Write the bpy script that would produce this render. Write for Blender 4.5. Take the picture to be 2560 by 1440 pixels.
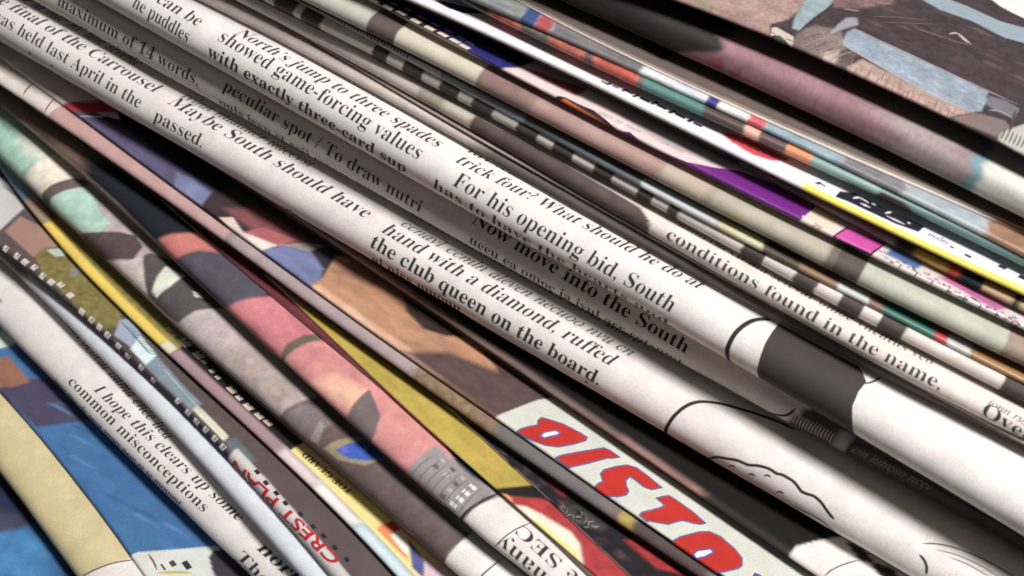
import bpy, bmesh, math, random
import numpy as np
from mathutils import Vector, Matrix

for o in list(bpy.data.objects):
    bpy.data.objects.remove(o)
scene = bpy.context.scene
COL = scene.collection
PX = 0.28 / 3850.0                       # metres per photo pixel in the plane of focus

# ------------------------------------------------------------------ camera
EL, YAW, ROLL, DIST, FPX = math.radians(40), math.radians(16), math.radians(19.0), 0.28, 3850.0
TARGET = np.array([0.0, 0.0, 0.070])
d = np.array([-math.cos(EL)*math.sin(YAW), math.cos(EL)*math.cos(YAW), -math.sin(EL)])
right = np.array([math.cos(YAW), math.sin(YAW), 0.0])
up = np.cross(right, d)
# the photographer holds the camera tilted: the folds run down to the right
r2 = right*math.cos(ROLL) + up*math.sin(ROLL)
u2 = -right*math.sin(ROLL) + up*math.cos(ROLL)
CAM = TARGET - d*DIST
cam_data = bpy.data.cameras.new('camera')
cam_data.sensor_width = 36.0
cam_data.lens = 36.0*FPX/2560.0
cam_data.clip_start, cam_data.clip_end = 0.005, 20.0
cam_data.dof.use_dof = True
cam_data.dof.focus_distance = 0.282
cam_data.dof.aperture_fstop = 22.0
cam = bpy.data.objects.new('camera', cam_data)
M = Matrix.Identity(4)
for i, v in enumerate((r2, u2, -d)):
    for j in range(3):
        M[j][i] = v[j]
for j in range(3):
    M[j][3] = CAM[j]
cam.matrix_world = M
COL.objects.link(cam)
scene.camera = cam

# ------------------------------------------------------------------ light of the room: one soft lamp above, dim surroundings
world = bpy.data.worlds.new('World')
scene.world = world
world.use_nodes = True
bg = world.node_tree.nodes['Background']
bg.inputs['Color'].default_value = (1.0, 0.97, 0.95, 1)
bg.inputs['Strength'].default_value = 0.10


def lamp(name, loc, aim, size, power, color):
    L = bpy.data.lights.new(name, 'AREA')
    L.shape = 'DISK'
    L.size = size
    L.energy = power
    L.color = color
    o = bpy.data.objects.new(name, L)
    o.location = loc
    o.rotation_euler = (Vector(aim) - Vector(loc)).to_track_quat('-Z', 'Y').to_euler()
    COL.objects.link(o)
    return o


lamp('ceiling_lamp', (0.31, -0.16, 0.94), (0.02, 0.0, 0.09), 0.24, 12.7, (1.0, 0.965, 0.94))

vs = scene.view_settings
scene.display_settings.display_device = 'sRGB'
vs.view_transform = 'Standard'
vs.look = 'None'
vs.exposure = 0.0
vs.gamma = 1.0
vs.use_curve_mapping = False
scene.cycles.filter_width = 1.8
scene.cycles.max_bounces = 6
scene.cycles.diffuse_bounces = 4

# ------------------------------------------------------------------ materials
def lin(c):
    c = np.asarray(c, float)/255.0
    return np.where(c <= 0.04045, c/12.92, ((c+0.055)/1.055)**2.4)


def paper_material(name, rough, spec, grain, bump):
    m = bpy.data.materials.new(name)
    m.use_nodes = True
    nt = m.node_tree
    b = nt.nodes['Principled BSDF']
    b.inputs['Roughness'].default_value = rough
    b.inputs['Specular IOR Level'].default_value = spec
    at = nt.nodes.new('ShaderNodeAttribute'); at.attribute_name = 'print'
    tc = nt.nodes.new('ShaderNodeTexCoord')
    n1 = nt.nodes.new('ShaderNodeTexNoise'); n1.inputs['Scale'].default_value = 3300; n1.inputs['Detail'].default_value = 3
    n2 = nt.nodes.new('ShaderNodeTexNoise'); n2.inputs['Scale'].default_value = 260; n2.inputs['Detail'].default_value = 4
    r1 = nt.nodes.new('ShaderNodeMapRange')
    r1.inputs['From Min'].default_value = 0.3; r1.inputs['From Max'].default_value = 0.7
    r1.inputs['To Min'].default_value = 1-grain; r1.inputs['To Max'].default_value = 1+grain*0.55
    r2_ = nt.nodes.new('ShaderNodeMapRange')
    r2_.inputs['From Min'].default_value = 0.3; r2_.inputs['From Max'].default_value = 0.7
    r2_.inputs['To Min'].default_value = 0.895; r2_.inputs['To Max'].default_value = 1.04
    mu = nt.nodes.new('ShaderNodeMath'); mu.operation = 'MULTIPLY'
    mx = nt.nodes.new('ShaderNodeMix'); mx.data_type = 'RGBA'; mx.blend_type = 'MULTIPLY'
    mx.inputs[0].default_value = 1.0
    bp = nt.nodes.new('ShaderNodeBump'); bp.inputs['Strength'].default_value = bump; bp.inputs['Distance'].default_value = 0.0001
    L = nt.links.new
    L(tc.outputs['Object'], n1.inputs['Vector']); L(tc.outputs['Object'], n2.inputs['Vector'])
    L(n1.outputs['Fac'], r1.inputs['Value']); L(n2.outputs['Fac'], r2_.inputs['Value'])
    L(r1.outputs[0], mu.inputs[0]); L(r2_.outputs[0], mu.inputs[1])
    L(at.outputs['Color'], mx.inputs[6]); L(mu.outputs[0], mx.inputs[7])
    L(mx.outputs[2], b.inputs['Base Color'])
    L(n2.outputs['Fac'], bp.inputs['Height']); L(bp.outputs['Normal'], b.inputs['Normal'])
    return m


NEWS = paper_material('newsprint', 0.72, 0.25, 0.12, 0.45)
GLOSS = paper_material('coated_paper', 0.36, 0.5, 0.12, 0.2)

# ------------------------------------------------------------------ the table under the pile
tm = bpy.data.materials.new('dark_wood'); tm.use_nodes = True
tb = tm.node_tree.nodes['Principled BSDF']; tb.inputs['Roughness'].default_value = 0.5
tw = tm.node_tree.nodes.new('ShaderNodeTexWave'); tw.inputs['Scale'].default_value = 12; tw.inputs['Distortion'].default_value = 6
tr = tm.node_tree.nodes.new('ShaderNodeValToRGB')
tr.color_ramp.elements[0].color = (0.035, 0.024, 0.018, 1); tr.color_ramp.elements[1].color = (0.07, 0.045, 0.03, 1)
tm.node_tree.links.new(tw.outputs['Fac'], tr.inputs['Fac']); tm.node_tree.links.new(tr.outputs['Color'], tb.inputs['Base Color'])
bm = bmesh.new()
bmesh.ops.create_cube(bm, size=1.0, matrix=Matrix.Translation((0, 0.1, -0.0152)) @ Matrix.Diagonal((1.4, 1.0, 0.03, 1)))
me = bpy.data.meshes.new('table_top'); bm.to_mesh(me); bm.free(); me.materials.append(tm)
table = bpy.data.objects.new('table_top', me); COL.objects.link(table); table['kind'] = 'structure'

# ------------------------------------------------------------------ helpers
def project(P):
    q = np.asarray(P) - CAM
    z = q @ d
    return np.stack([1280 + FPX*(q @ r2)/z, 720 - FPX*(q @ u2)/z], -1)


def ray(x, y):
    v = d + r2*((x-1280)/FPX) + u2*((720-y)/FPX)
    return v/np.linalg.norm(v)


def vnoise(x, y, seed):
    """smooth value noise on arrays"""
    xi = np.floor(x).astype(np.int64); yi = np.floor(y).astype(np.int64)
    fx = x-xi; fy = y-yi
    fx = fx*fx*(3-2*fx); fy = fy*fy*(3-2*fy)

    def hsh(a, b):
        h = (a*374761393 + b*668265263 + seed*974711) & 0xffffffff
        h = ((h ^ (h >> 13))*1274126177) & 0xffffffff
        return ((h ^ (h >> 16)) & 0xffff)/65535.0
    return (hsh(xi, yi)*(1-fx)+hsh(xi+1, yi)*fx)*(1-fy) + (hsh(xi, yi+1)*(1-fx)+hsh(xi+1, yi+1)*fx)*fy


def sdist(S, T, poly):
    """signed distance of points to a polygon, positive inside"""
    P = np.asarray(poly)
    dmin = np.full(S.shape, 1e9); inside = np.zeros(S.shape, bool)
    n = len(P)
    for i in range(n):
        a = P[i]; b = P[(i+1) % n]
        e = b-a; L2 = max(e @ e, 1e-18)
        k = np.clip(((S-a[0])*e[0]+(T-a[1])*e[1])/L2, 0, 1)
        dd = np.hypot(S-a[0]-k*e[0], T-a[1]-k*e[1])
        dmin = np.minimum(dmin, dd)
        c = (a[1] > T) != (b[1] > T)
        with np.errstate(divide='ignore', invalid='ignore'):
            xx = a[0] + (T-a[1])/(b[1]-a[1] if b[1] != a[1] else 1e-12)*e[0]
        inside ^= c & (S < xx)
    return np.where(inside, dmin, -dmin)


def mathserif(s, up0, lo0, dig=None):
    o = ''
    for c in s:
        if 'a' <= c <= 'z':
            k = lo0 + ord(c) - 97
            o += '\u210e' if k == 0x1D455 else chr(k)
        elif 'A' <= c <= 'Z':
            o += chr(up0 + ord(c) - 65)
        elif c.isdigit() and dig:
            o += chr(dig + int(c))
        else:
            o += c
    return o


_glyph = {}


def glyphs(body, style):
    key = (body, style)
    if key in _glyph:
        return _glyph[key]
    cu = bpy.data.curves.new('type', 'FONT')
    cu.resolution_u = 4
    if style == 'serif':
        cu.body = mathserif(body, 0x1D400, 0x1D41A, 0x1D7CE); cu.offset = -0.009
    elif style == 'bold':
        cu.body = mathserif(body, 0x1D400, 0x1D41A, 0x1D7CE); cu.offset = -0.001
    elif style == 'italic':
        cu.body = mathserif(body, 0x1D434, 0x1D44E); cu.offset = 0.004
    else:
        cu.body = body; cu.offset = 0.022
    ob = bpy.data.objects.new('type', cu); COL.objects.link(ob)
    dg = bpy.context.evaluated_depsgraph_get()
    me = bpy.data.meshes.new_from_object(ob.evaluated_get(dg))
    V = np.array([v.co[:2] for v in me.vertices]).reshape(-1, 2)
    F = [tuple(p.vertices) for p in me.polygons]
    bpy.data.objects.remove(ob); bpy.data.curves.remove(cu); bpy.data.meshes.remove(me)
    _glyph[key] = (V, F)
    return V, F


class Paper:
    LEN = 0.20

    def __init__(self, low, h, z0, k=1.0, sq=2.0, top=8.0, ds=0.33, taper=0.10, recess=0.0, depth=0.26, wave=0.2, seed=1):
        self.dent = 0.000015*min(9.0, 2+h*0.07)
        self.h = H = h*PX; self.z0 = z0; self.zc = z0+H/2
        rf = k*H/2
        ph = np.linspace(-math.pi/2, math.pi/2, 161)
        c = np.cos(ph); s_ = np.sin(ph)
        fx = rf*np.abs(c)**(2/sq); fz = H/2*np.sign(s_)*np.abs(s_)**(2/sq)
        bd = np.linspace(0, depth, 260)[1:]
        sm = np.clip(bd/0.03, 0, 1); sm = sm*sm*(3-2*sm)
        f = np.concatenate([-bd[::-1], fx, -bd])
        z = np.concatenate([(-H/2+taper*H*sm)[::-1], fz, H/2-taper*H*sm])
        t = np.concatenate([[0], np.cumsum(np.hypot(np.diff(f), np.diff(z)))])
        t -= t[len(bd)+80]
        self.pt, self.pf, self.pz = t, f, z
        self.tq = float(t[len(bd)+160])           # t where the flat top begins
        # unproject the lower edge of the fold at this height
        low = np.array(low, float)
        pts = np.zeros((len(low), 2)); nrm = np.tile(np.array([0.0, -1.0]), (len(low), 1))
        for it in range(4):
            for i, (x, y) in enumerate(low):
                v = ray(x, y)
                vn = v[0]*nrm[i, 0]+v[1]*nrm[i, 1]
                m = np.array([-v[2], vn]); m /= np.linalg.norm(m)      # direction across the view, downwards in the picture
                if m[1] > 0:
                    m = -m
                j = np.argmax(self.pf*m[0]+self.pz*m[1])
                zz = self.zc+self.pz[j]
                P = CAM + v*((zz-CAM[2])/v[2])
                pts[i] = P[:2] - nrm[i]*(self.pf[j])
            deg = 1 if len(low) < 3 else (2 if len(low) < 9 else 3)
            co = np.polyfit(pts[:, 0], pts[:, 1], deg)
            dv = np.polyval(np.polyder(co), pts[:, 0])
            nn = np.stack([dv, -np.ones_like(dv)], -1)
            nrm = nn/np.linalg.norm(nn, axis=1)[:, None]
        x0, x1 = pts[:, 0].min(), pts[:, 0].max()
        # lay the fold line out, straight on beyond the part the photo shows
        X = np.linspace(min(-self.LEN, x0-0.02), max(self.LEN, x1+0.02), 1601)
        dco = np.polyder(co)
        Y = np.polyval(co, np.clip(X, x0, x1))
        Y = Y + np.where(X < x0, (X-x0)*np.polyval(dco, x0), 0) + np.where(X > x1, (X-x1)*np.polyval(dco, x1), 0)
        Y = Y + wave*1e-3*(vnoise(X*28+seed*7.3, np.zeros_like(X)+0.5, seed)-0.5)*2
        g = np.gradient(Y, X)
        n = np.stack([g, -np.ones_like(g)], -1); n /= np.linalg.norm(n, axis=1)[:, None]
        if recess:
            X = X - n[:, 0]*recess; Y = Y - n[:, 1]*recess
        s = np.concatenate([[0], np.cumsum(np.hypot(np.diff(X), np.diff(Y)))])
        self.s, self.X, self.Y, self.N = s, X, Y, n
        self.top, self.ds = top*1e-3, ds*1e-3
        self.seed = seed
        # lookup grid for finding a photo point on the paper
        gs = np.linspace(0, s[-1], 420); gt = np.concatenate([np.linspace(t[len(bd)], self.tq, 40), self.tq+np.linspace(0.0005, 0.06, 60)])
        GS, GT = np.meshgrid(gs, gt, indexing='ij')
        Pt = self.S(GS, GT)
        e = 1e-5
        du = self.S(GS+e, GT)-Pt; dt_ = self.S(GS, GT+e)-Pt
        nn = np.cross(du, dt_)
        face = ((Pt-CAM)*nn).sum(-1) < 0
        self.gs, self.gt, self.gp = GS[face], GT[face], project(Pt[face])
        self.ms = gs; self.mp = project(self.S(gs, np.zeros_like(gs)))
        self.ops = []; self.ink = []

    def S(self, s, t, off=0.0):
        x = np.interp(s, self.s, self.X); y = np.interp(s, self.s, self.Y)
        nx = np.interp(s, self.s, self.N[:, 0]); ny = np.interp(s, self.s, self.N[:, 1])
        f = np.interp(t, self.pt, self.pf); z = np.interp(t, self.pt, self.pz)
        s_, t_ = np.asarray(s, float), np.asarray(t, float)
        dent = (vnoise(s_/0.017+31, t_/0.006+17, self.seed)-0.5)*2*self.dent + (vnoise(s_/0.006+3, t_/0.0035+9, self.seed+5)-0.5)*0.5*self.dent
        dent = dent*np.clip((0.05-np.abs(t_))/0.02, 0, 1)
        off = off+dent
        e = 2e-5
        tf = np.interp(t+e, self.pt, self.pf)-np.interp(t-e, self.pt, self.pf)
        tz = np.interp(t+e, self.pt, self.pz)-np.interp(t-e, self.pt, self.pz)
        L = np.hypot(tf, tz)+1e-12
        f = f+off*tz/L; z = z-off*tf/L
        return np.stack([x+nx*f, y+ny*f, self.zc+z], -1)

    def at(self, x, y):
        """photo point -> (along the fold, round the fold) on this paper"""
        i = np.argmin((self.gp[:, 0]-x)**2+(self.gp[:, 1]-y)**2)
        q = np.array([self.gs[i], self.gt[i]]); tgt = np.array([x, y])
        for _ in range(6):
            p = project(self.S(q[0], q[1]))
            e = 2e-5
            J = np.stack([(project(self.S(q[0]+e, q[1]))-p)/e, (project(self.S(q[0], q[1]+e))-p)/e], -1)
            r = tgt-p
            st = np.linalg.solve(J.T @ J+np.eye(2)*4e6, J.T @ r)
            q = q+np.clip(st, -0.0015, 0.0015)
        r = tgt-project(self.S(q[0], q[1]))
        if np.hypot(*r) > 4:                                   # beyond the outline: carry on round the fold
            q[1] += -np.hypot(*r)*PX if r[1] > 0 else np.hypot(*r)*PX
        return q

    def sx(self, x):
        if isinstance(x, tuple):
            return self.at(*x)[0]
        return float(np.interp(x, self.mp[:, 0], self.ms, left=-1, right=self.s[-1]+1))

    # ---- printing with soft edges
    def poly(self, pts, col, soft=4):
        self.ops.append(('p', np.array([self.at(*p) for p in pts]), lin(col), max(soft, 5)*PX)); return self

    def band(self, xa, xb, col, soft=4, t0=None, t1=None):
        a = -1.0 if xa is None else self.sx(xa)
        b = 9.0 if xb is None else self.sx(xb)
        self.ops.append(('b', a, b, lin(col), soft*PX, -9.0 if t0 is None else t0*1e-3, 9.0 if t1 is None else t1*1e-3)); return self

    def mottle(self, amt, sc=1.2, tint=(1, 1, 1), xa=None, xb=None, t0=None, t1=None, stretch=1.0):
        a = -1.0 if xa is None else self.sx(xa)
        b = 9.0 if xb is None else self.sx(xb)
        self.ops.append(('m', a, b, amt, sc*1e-3, tint, -9.0 if t0 is None else t0*1e-3, 9.0 if t1 is None else t1*1e-3, stretch)); return self

    def shade(self, S, T, base):
        C = np.tile(lin(base), S.shape+(1,)).reshape(S.shape+(3,))
        for o in self.ops:
            if o[0] == 'p':
                w = o[3]
                a = np.clip(sdist(S, T, o[1])/w+0.5, 0, 1)
                a = (a*a*(3-2*a))[..., None]
                C = C*(1-a)+o[2]*a
            elif o[0] == 'b':
                _, sa, sb, col, w, t0, t1 = o
                jit = (vnoise(T*900, S*0+1.5, self.seed)-0.5)*w*0.8
                dd = np.minimum(np.minimum(S+jit-sa, sb-S-jit), np.minimum(T-t0, t1-T))
                a = np.clip(dd/w+0.5, 0, 1); a = (a*a*(3-2*a))[..., None]
                C = C*(1-a)+col*a
            else:
                _, sa, sb, amt, sc, tint, t0, t1, stx = o
                m = ((S >= sa) & (S <= sb) & (T >= t0) & (T <= t1))[..., None]
                cm = 0.6*vnoise(S/sc/stx, T/sc, self.seed+71)+0.4*vnoise(S/sc/stx*2.3+5, T/sc*2.3, self.seed+73)
                for ch in range(3):
                    nz = 0.72*cm + 0.28*(0.6*vnoise(S/sc/stx, T/sc, self.seed+11+ch*int(tint != (1, 1, 1)))+0.4*vnoise(S/sc/stx*2.3+5, T/sc*2.3, self.seed+31+ch*int(tint != (1, 1, 1))))
                    C[..., ch] = np.where(m[..., 0], C[..., ch]*np.clip(1+amt*tint[ch]*(nz-0.5)*2, 0.05, 3), C[..., ch])
        lum = (C @ np.array([0.3, 0.59, 0.11]))[..., None]
        C = lum+(C-lum)*0.80                                  # newspaper inks are dull
        return np.clip(C, 0.004, 0.95)

    # ---- printing with hard edges: flat shapes laid on the sheet
    def shape(self, V, F, col, lift=0.03):
        """V: (s,t) vertices"""
        bmx = bmesh.new()
        vs_ = [bmx.verts.new((a, b, 0)) for a, b in V]
        for f in F:
            try:
                bmx.faces.new([vs_[i] for i in f])
            except ValueError:
                pass
        V = np.asarray(V)
        step = max(0.00022, min(0.0012, self.h*0.055))
        t0, t1 = V[:, 1].min(), V[:, 1].max()
        tb = self.pt[259]
        for c in np.arange(max(t0, tb)+step*0.5, min(t1, self.tq), step):
            bmesh.ops.bisect_plane(bmx, geom=bmx.verts[:]+bmx.edges[:]+bmx.faces[:], dist=1e-9, plane_co=(0, c, 0), plane_no=(0, 1, 0))
        for c in np.arange(V[:, 0].min()+0.002, V[:, 0].max(), 0.004):
            bmesh.ops.bisect_plane(bmx, geom=bmx.verts[:]+bmx.edges[:]+bmx.faces[:], dist=1e-9, plane_co=(c, 0, 0), plane_no=(1, 0, 0))
        bmesh.ops.triangulate(bmx, faces=bmx.faces[:])
        bmx.verts.index_update()
        VV = np.array([v.co[:2] for v in bmx.verts]); FF = [tuple(v.index for v in f.verts) for f in bmx.faces]
        bmx.free()
        if len(VV):
            self.ink.append((VV, FF, lin(col), lift*1e-3))
        return self

    def flat(self, pts, col, lift=0.03, holes=()):
        P = np.array([self.at(*p) for p in pts])
        return self.stpoly(P, col, lift)

    def stpoly(self, P, col, lift=0.03):
        from mathutils.geometry import tessellate_polygon
        tri = tessellate_polygon([[Vector((a, b, 0)) for a, b in P]])
        return self.shape(P, [tuple(t) for t in tri], col, lift)

    def stroke(self, pts, w, col, lift=0.05):
        P = np.array([self.at(*p) for p in pts]); w = w*PX/2
        # smooth the run
        k = np.arange(len(P)); kk = np.linspace(0, len(P)-1, len(P)*4-3)
        Q = np.stack([np.interp(kk, k, P[:, 0]), np.interp(kk, k, P[:, 1])], -1)
        for _ in range(3):
            Q[1:-1] = (Q[:-2]+2*Q[1:-1]+Q[2:])/4
        tg = np.gradient(Q, axis=0); tg /= np.linalg.norm(tg, axis=1)[:, None]+1e-12
        nn = np.stack([-tg[:, 1], tg[:, 0]], -1)
        ta = np.minimum(1, np.minimum(np.arange(len(Q))+0.6, len(Q)-np.arange(len(Q))-0.4)/2.5)[:, None]
        A = Q+nn*w*ta; B = Q-nn*w*ta
        V = np.concatenate([A, B]); n = len(Q)
        return self.shape(V, [(i, i+1, n+i+1, n+i) for i in range(n-1)], col, lift)

    def block(self, x, y, w, h, col, lift=0.03, skew=0.0):
        c = self.at(x, y); w *= PX/2; h *= PX/2
        return self.shape([(c[0]-w-skew*h, c[1]-h), (c[0]+w-skew*h, c[1]-h), (c[0]+w+skew*h, c[1]+h), (c[0]-w+skew*h, c[1]+h)], [(0, 1, 2, 3)], col, lift)

    def text(self, body, p0, p1, style='serif', em=4.3, shear=0.0, col=(58, 52, 54), flip=False, lift=0.04, dt=0.0):
        V, F = glyphs(body, style)
        a = self.at(*p0); b = self.at(*p1)
        w = V[:, 0].max()-V[:, 0].min()
        u = (V[:, 0]-V[:, 0].min()+shear*V[:, 1])/w
        sgn = -1.0 if flip else 1.0
        st = np.stack([a[0]+(b[0]-a[0])*u, a[1]+(b[1]-a[1])*u+sgn*V[:, 1]*em*1e-3+dt*1e-3], -1)
        return self.shape(st, F, col, lift)

    def micro(self, p0, p1, em=1.8, col=(84, 77, 77), seed=0, gap=0.25, lift=0.04, thick=0.35, dt=0.0, style='italic', shear=0.15):
        """a line of type too foreshortened or too small to be read"""
        rnd = random.Random(seed*7+1)
        a = self.at(*p0); b = self.at(*p1); L = b[0]-a[0]
        x = 0.0
        while x < L:
            w = ''.join(rnd.choice('nuoeaimrcsvtlen') for _ in range(rnd.choice((2, 3, 4, 5, 6, 7))))
            V, F = glyphs(w, style)
            ww = (V[:, 0].max()-V[:, 0].min())
            sc = em*1e-3*0.92
            if x+ww*sc > L*1.04:
                break
            s0 = a[0]+x; u = (V[:, 0]-V[:, 0].min()+shear*V[:, 1])*sc
            tt = a[1]+(b[1]-a[1])*(x+u)/L
            self.shape(np.stack([s0+u, tt+V[:, 1]*em*1e-3+dt*1e-3], -1), F, col, lift)
            x += ww*sc+em*1e-3*0.32
        return self

    def row_gap(self, a, b):
        return (self.at(*a)[1]-self.at(*b)[1])*1e3

    def build(self, name, base, mat=NEWS, parent=None):
        # sampling: fine where the photo sees it
        vis = [q for q, p in zip(self.ms, self.mp) if -90 < p[0] < 2650 and -130 < p[1] < 1570]
        sa, sb = (min(vis), max(vis)) if vis else (0.1, 0.12)
        ss = np.concatenate([np.arange(0, sa, 0.006), np.arange(sa, sb, self.ds), np.arange(sb, self.s[-1], 0.006), [self.s[-1]]])
        tb = self.pt[259]
        nf = int(np.clip((self.tq-tb)/0.00035, 14, 44))
        tt = np.concatenate([[self.pt[0], tb-0.12, tb-0.03, tb-0.012, tb-0.004], np.linspace(tb, self.tq, nf),
                             np.arange(self.tq+0.0004, self.tq+self.top, max(0.0004, self.ds)), self.tq+self.top+np.array([0.002, 0.006, 0.014, 0.03, 0.06, 0.1, 0.16])])
        tt = tt[tt < self.pt[-1]-0.001]; tt = np.concatenate([tt, [self.pt[-1]]])
        Sg, Tg = np.meshgrid(ss, tt, indexing='ij')
        P = self.S(Sg, Tg); Cc = self.shade(Sg, Tg, base)
        ns, nt_ = Sg.shape
        idx = np.arange(ns*nt_).reshape(ns, nt_)
        Q = np.stack([idx[:-1, :-1], idx[1:, :-1], idx[1:, 1:], idx[:-1, 1:]], -1).reshape(-1, 4)
        # close the back edge, so the bundle is solid
        B = np.stack([idx[:-1, -1], idx[1:, -1], idx[1:, 0], idx[:-1, 0]], -1)
        Q = np.concatenate([Q, B])
        verts = [P.reshape(-1, 3)]; cols = [Cc.reshape(-1, 3)]
        faces_l = [Q.reshape(-1)]; sizes = [np.full(len(Q), 4)]
        caps = [idx[0, ::-1][::-1], idx[-1, ::-1]]
        for c in caps:
            faces_l.append(c); sizes.append(np.array([len(c)]))
        nv = ns*nt_
        for V, F, col, lift in self.ink:
            verts.append(self.S(V[:, 0], V[:, 1], lift)); cols.append(np.tile(col, (len(V), 1)))
            f = np.array(F).reshape(-1)
            faces_l.append(f+nv); sizes.append(np.full(len(F), 3)); nv += len(V)
        V = np.concatenate(verts); C = np.concatenate(cols)
        loops = np.concatenate(faces_l).astype(np.int32); sz = np.concatenate(sizes).astype(np.int32)
        org = np.array([np.interp(self.s[-1]/2, self.s, self.X), np.interp(self.s[-1]/2, self.s, self.Y), self.z0])
        me = bpy.data.meshes.new(name)
        me.vertices.add(len(V)); me.vertices.foreach_set('co', (V-org).astype(np.float32).reshape(-1))
        me.loops.add(len(loops)); me.loops.foreach_set('vertex_index', loops)
        me.polygons.add(len(sz))
        me.polygons.foreach_set('loop_start', np.concatenate([[0], np.cumsum(sz)[:-1]]).astype(np.int32))
        me.polygons.foreach_set('loop_total', sz)
        me.polygons.foreach_set('use_smooth', np.ones(len(sz), bool))
        me.update(calc_edges=True)
        ca = me.color_attributes.new('print', 'FLOAT_COLOR', 'POINT')
        ca.data.foreach_set('color', np.concatenate([C, np.ones((len(C), 1))], 1).astype(np.float32).reshape(-1))
        me.validate()
        me.materials.append(mat)
        o = bpy.data.objects.new(name, me); COL.objects.link(o)
        if parent is not None:
            o.parent = parent
            o.location = Vector(org)-parent.location
        else:
            o.location = Vector(org)
        return o


STACK = [0.0]
PILE = 'papers stacked in the pile'


def paper(low, h, gap=0.0, **kw):
    STACK[0] += gap*PX
    p = Paper(low, h, STACK[0], seed=len(bpy.data.objects)+3, **kw)
    STACK[0] += h*PX
    return p


SECTIONS = []


def inner(low, dx, dy, h, base, mat=NEWS, gap=2):
    """an inner section whose fold peeps out below the outer sheet that follows"""
    q = paper([(x+dx, y+dy) for x, y in low], h, gap=gap, k=1.0, top=3, ds=0.9)
    q.mottle(0.25, 1.2, stretch=8)
    SECTIONS.append((q, base, mat))
    return low


def finish(p, name, cat, label, base, mat=NEWS):
    if SECTIONS:
        o = bpy.data.objects.new(name, None); COL.objects.link(o)
        o.location = (0, float(p.Y[800]), SECTIONS[0][0].z0)
        for q, b_, m_ in SECTIONS:
            q.build('inner_section', b_, m_, o)
        SECTIONS.clear()
        p.build('outer_sheet', base, mat, o)
    else:
        o = p.build(name, base, mat)
    o['label'] = label; o['category'] = cat; o['group'] = PILE
    return o


W = (224, 217, 212)
K = (58, 52, 54)

# ================================================================== the pile, from the bottom up
# ---- navy printed paper in the corner
p = paper([(-260, 1290), (-80, 1440), (60, 1590)], 130, k=0.9, top=4)
p.poly([(-40, 1330), (60, 1315), (130, 1400), (190, 1500), (-40, 1500)], (52, 130, 190), 30)
p.poly([(0, 1260), (60, 1290), (40, 1330), (-30, 1330)], (70, 66, 92), 25)
p.mottle(0.3, 2.5)
finish(p, 'newspaper', 'newspaper', 'navy printed newspaper under the cream one in the lower left corner', (34, 42, 74))

# ---- cream tube
p = paper([(0, 1180), (70, 1275), (190, 1440)], 104, k=1.9, top=6)
p.poly([(205, 1450), (240, 1425), (280, 1408), (340, 1392), (900, 1900), (600, 2300)], W, 3)
p.stroke([(200, 1446), (240, 1424), (285, 1407), (345, 1398)], 4, (96, 88, 84))
p.mottle(0.06, 3)
finish(p, 'newspaper', 'newspaper', 'newspaper with a plain cream yellow fold turning white, low in the left corner', (208, 192, 138))

# ---- blue picture page
p = paper([(0, 980), (77, 1071), (197, 1212), (327, 1391)], 13, k=1.0, top=24)
p.poly([(0, 965), (39, 950), (123, 945), (225, 1050), (91, 1068), (0, 985)], (74, 68, 98), 10)
p.poly([(-30, 900), (20, 890), (55, 930), (75, 955), (30, 968), (-30, 980)], (150, 100, 72), 10)
p.poly([(-40, 800), (50, 845), (30, 864), (-40, 880)], (196, 212, 196), 8)
p.mottle(0.26, 2.4, (1, 0.8, 0.6), stretch=3); p.mottle(0.14, 0.6, stretch=0.4)
for i in range(30):
    x = random.Random(i).uniform(80, 460); y = 1000+(x-80)*1.05+random.Random(i+50).uniform(-120, 60)
    p.poly([(x, y), (x+20, y+2), (x+70, y+34), (x+30, y+16)], random.Random(i+9).choice([(44, 92, 142), (84, 134, 182), (60, 112, 160)]), 12)
p.poly([(325, 1394), (345, 1380), (430, 1374), (545, 1364), (600, 1500), (260, 1480)], (205, 210, 203), 5)
p.poly([(522, 1392), (535, 1376), (570, 1375), (680, 1480), (560, 1480), (532, 1430)], (58, 54, 66), 5)
p.block(467, 1413, 26, 16, (50, 46, 50)); p.block(432, 1409, 18, 14, (70, 64, 66)); p.block(408, 1418, 20, 6, (90, 84, 80))
p.stroke([(370, 1385), (385, 1405), (392, 1425)], 5, (120, 80, 60)); p.stroke([(395, 1432), (440, 1430), (480, 1432)], 8, (190, 180, 90))
finish(p, 'newspaper', 'newspaper', 'thin paper with a bright blue picture page above the cream fold', (52, 110, 166))

# ---- text paper, lower left
p = paper([(0, 818), (60, 872), (123, 940), (211, 1040), (337, 1159), (457, 1271), (615, 1430)], 118, k=1.9, top=8, ds=1.5)
p.text('I hope this clears up some', (232, 975), (592, 1302), 'serif', 3.1, 0.25)
p.text('common misconceptions', (169, 957), (507, 1281), 'serif', 3.0, 0.1)
p.micro((130, 957), (455, 1270), 2.4, (74, 68, 68), 1)
p.micro((100, 735), (470, 1163), 3.4, (58, 52, 52), 2, 0.2)
p.text('north', (640, 1372), (760, 1482), 'bold', 3.4, 0.2)
p.text('The', (590, 1392), (662, 1462), 'serif', 3.1, 0.2)
p.micro((572, 1400), (760, 1580), 2.4, (70, 64, 64), 5)
p.micro((-60, 770), (45, 880), 2.4, (96, 88, 86), 3); p.micro((-60, 700), (35, 805), 2.4, (110, 102, 98), 4)
p.micro((-70, 660), (20, 740), 2.6, (120, 112, 108), 6)
finish(p, 'newspaper', 'newspaper', 'white newspaper whose fold reads I hope this clears up some common misconceptions', W)

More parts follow.
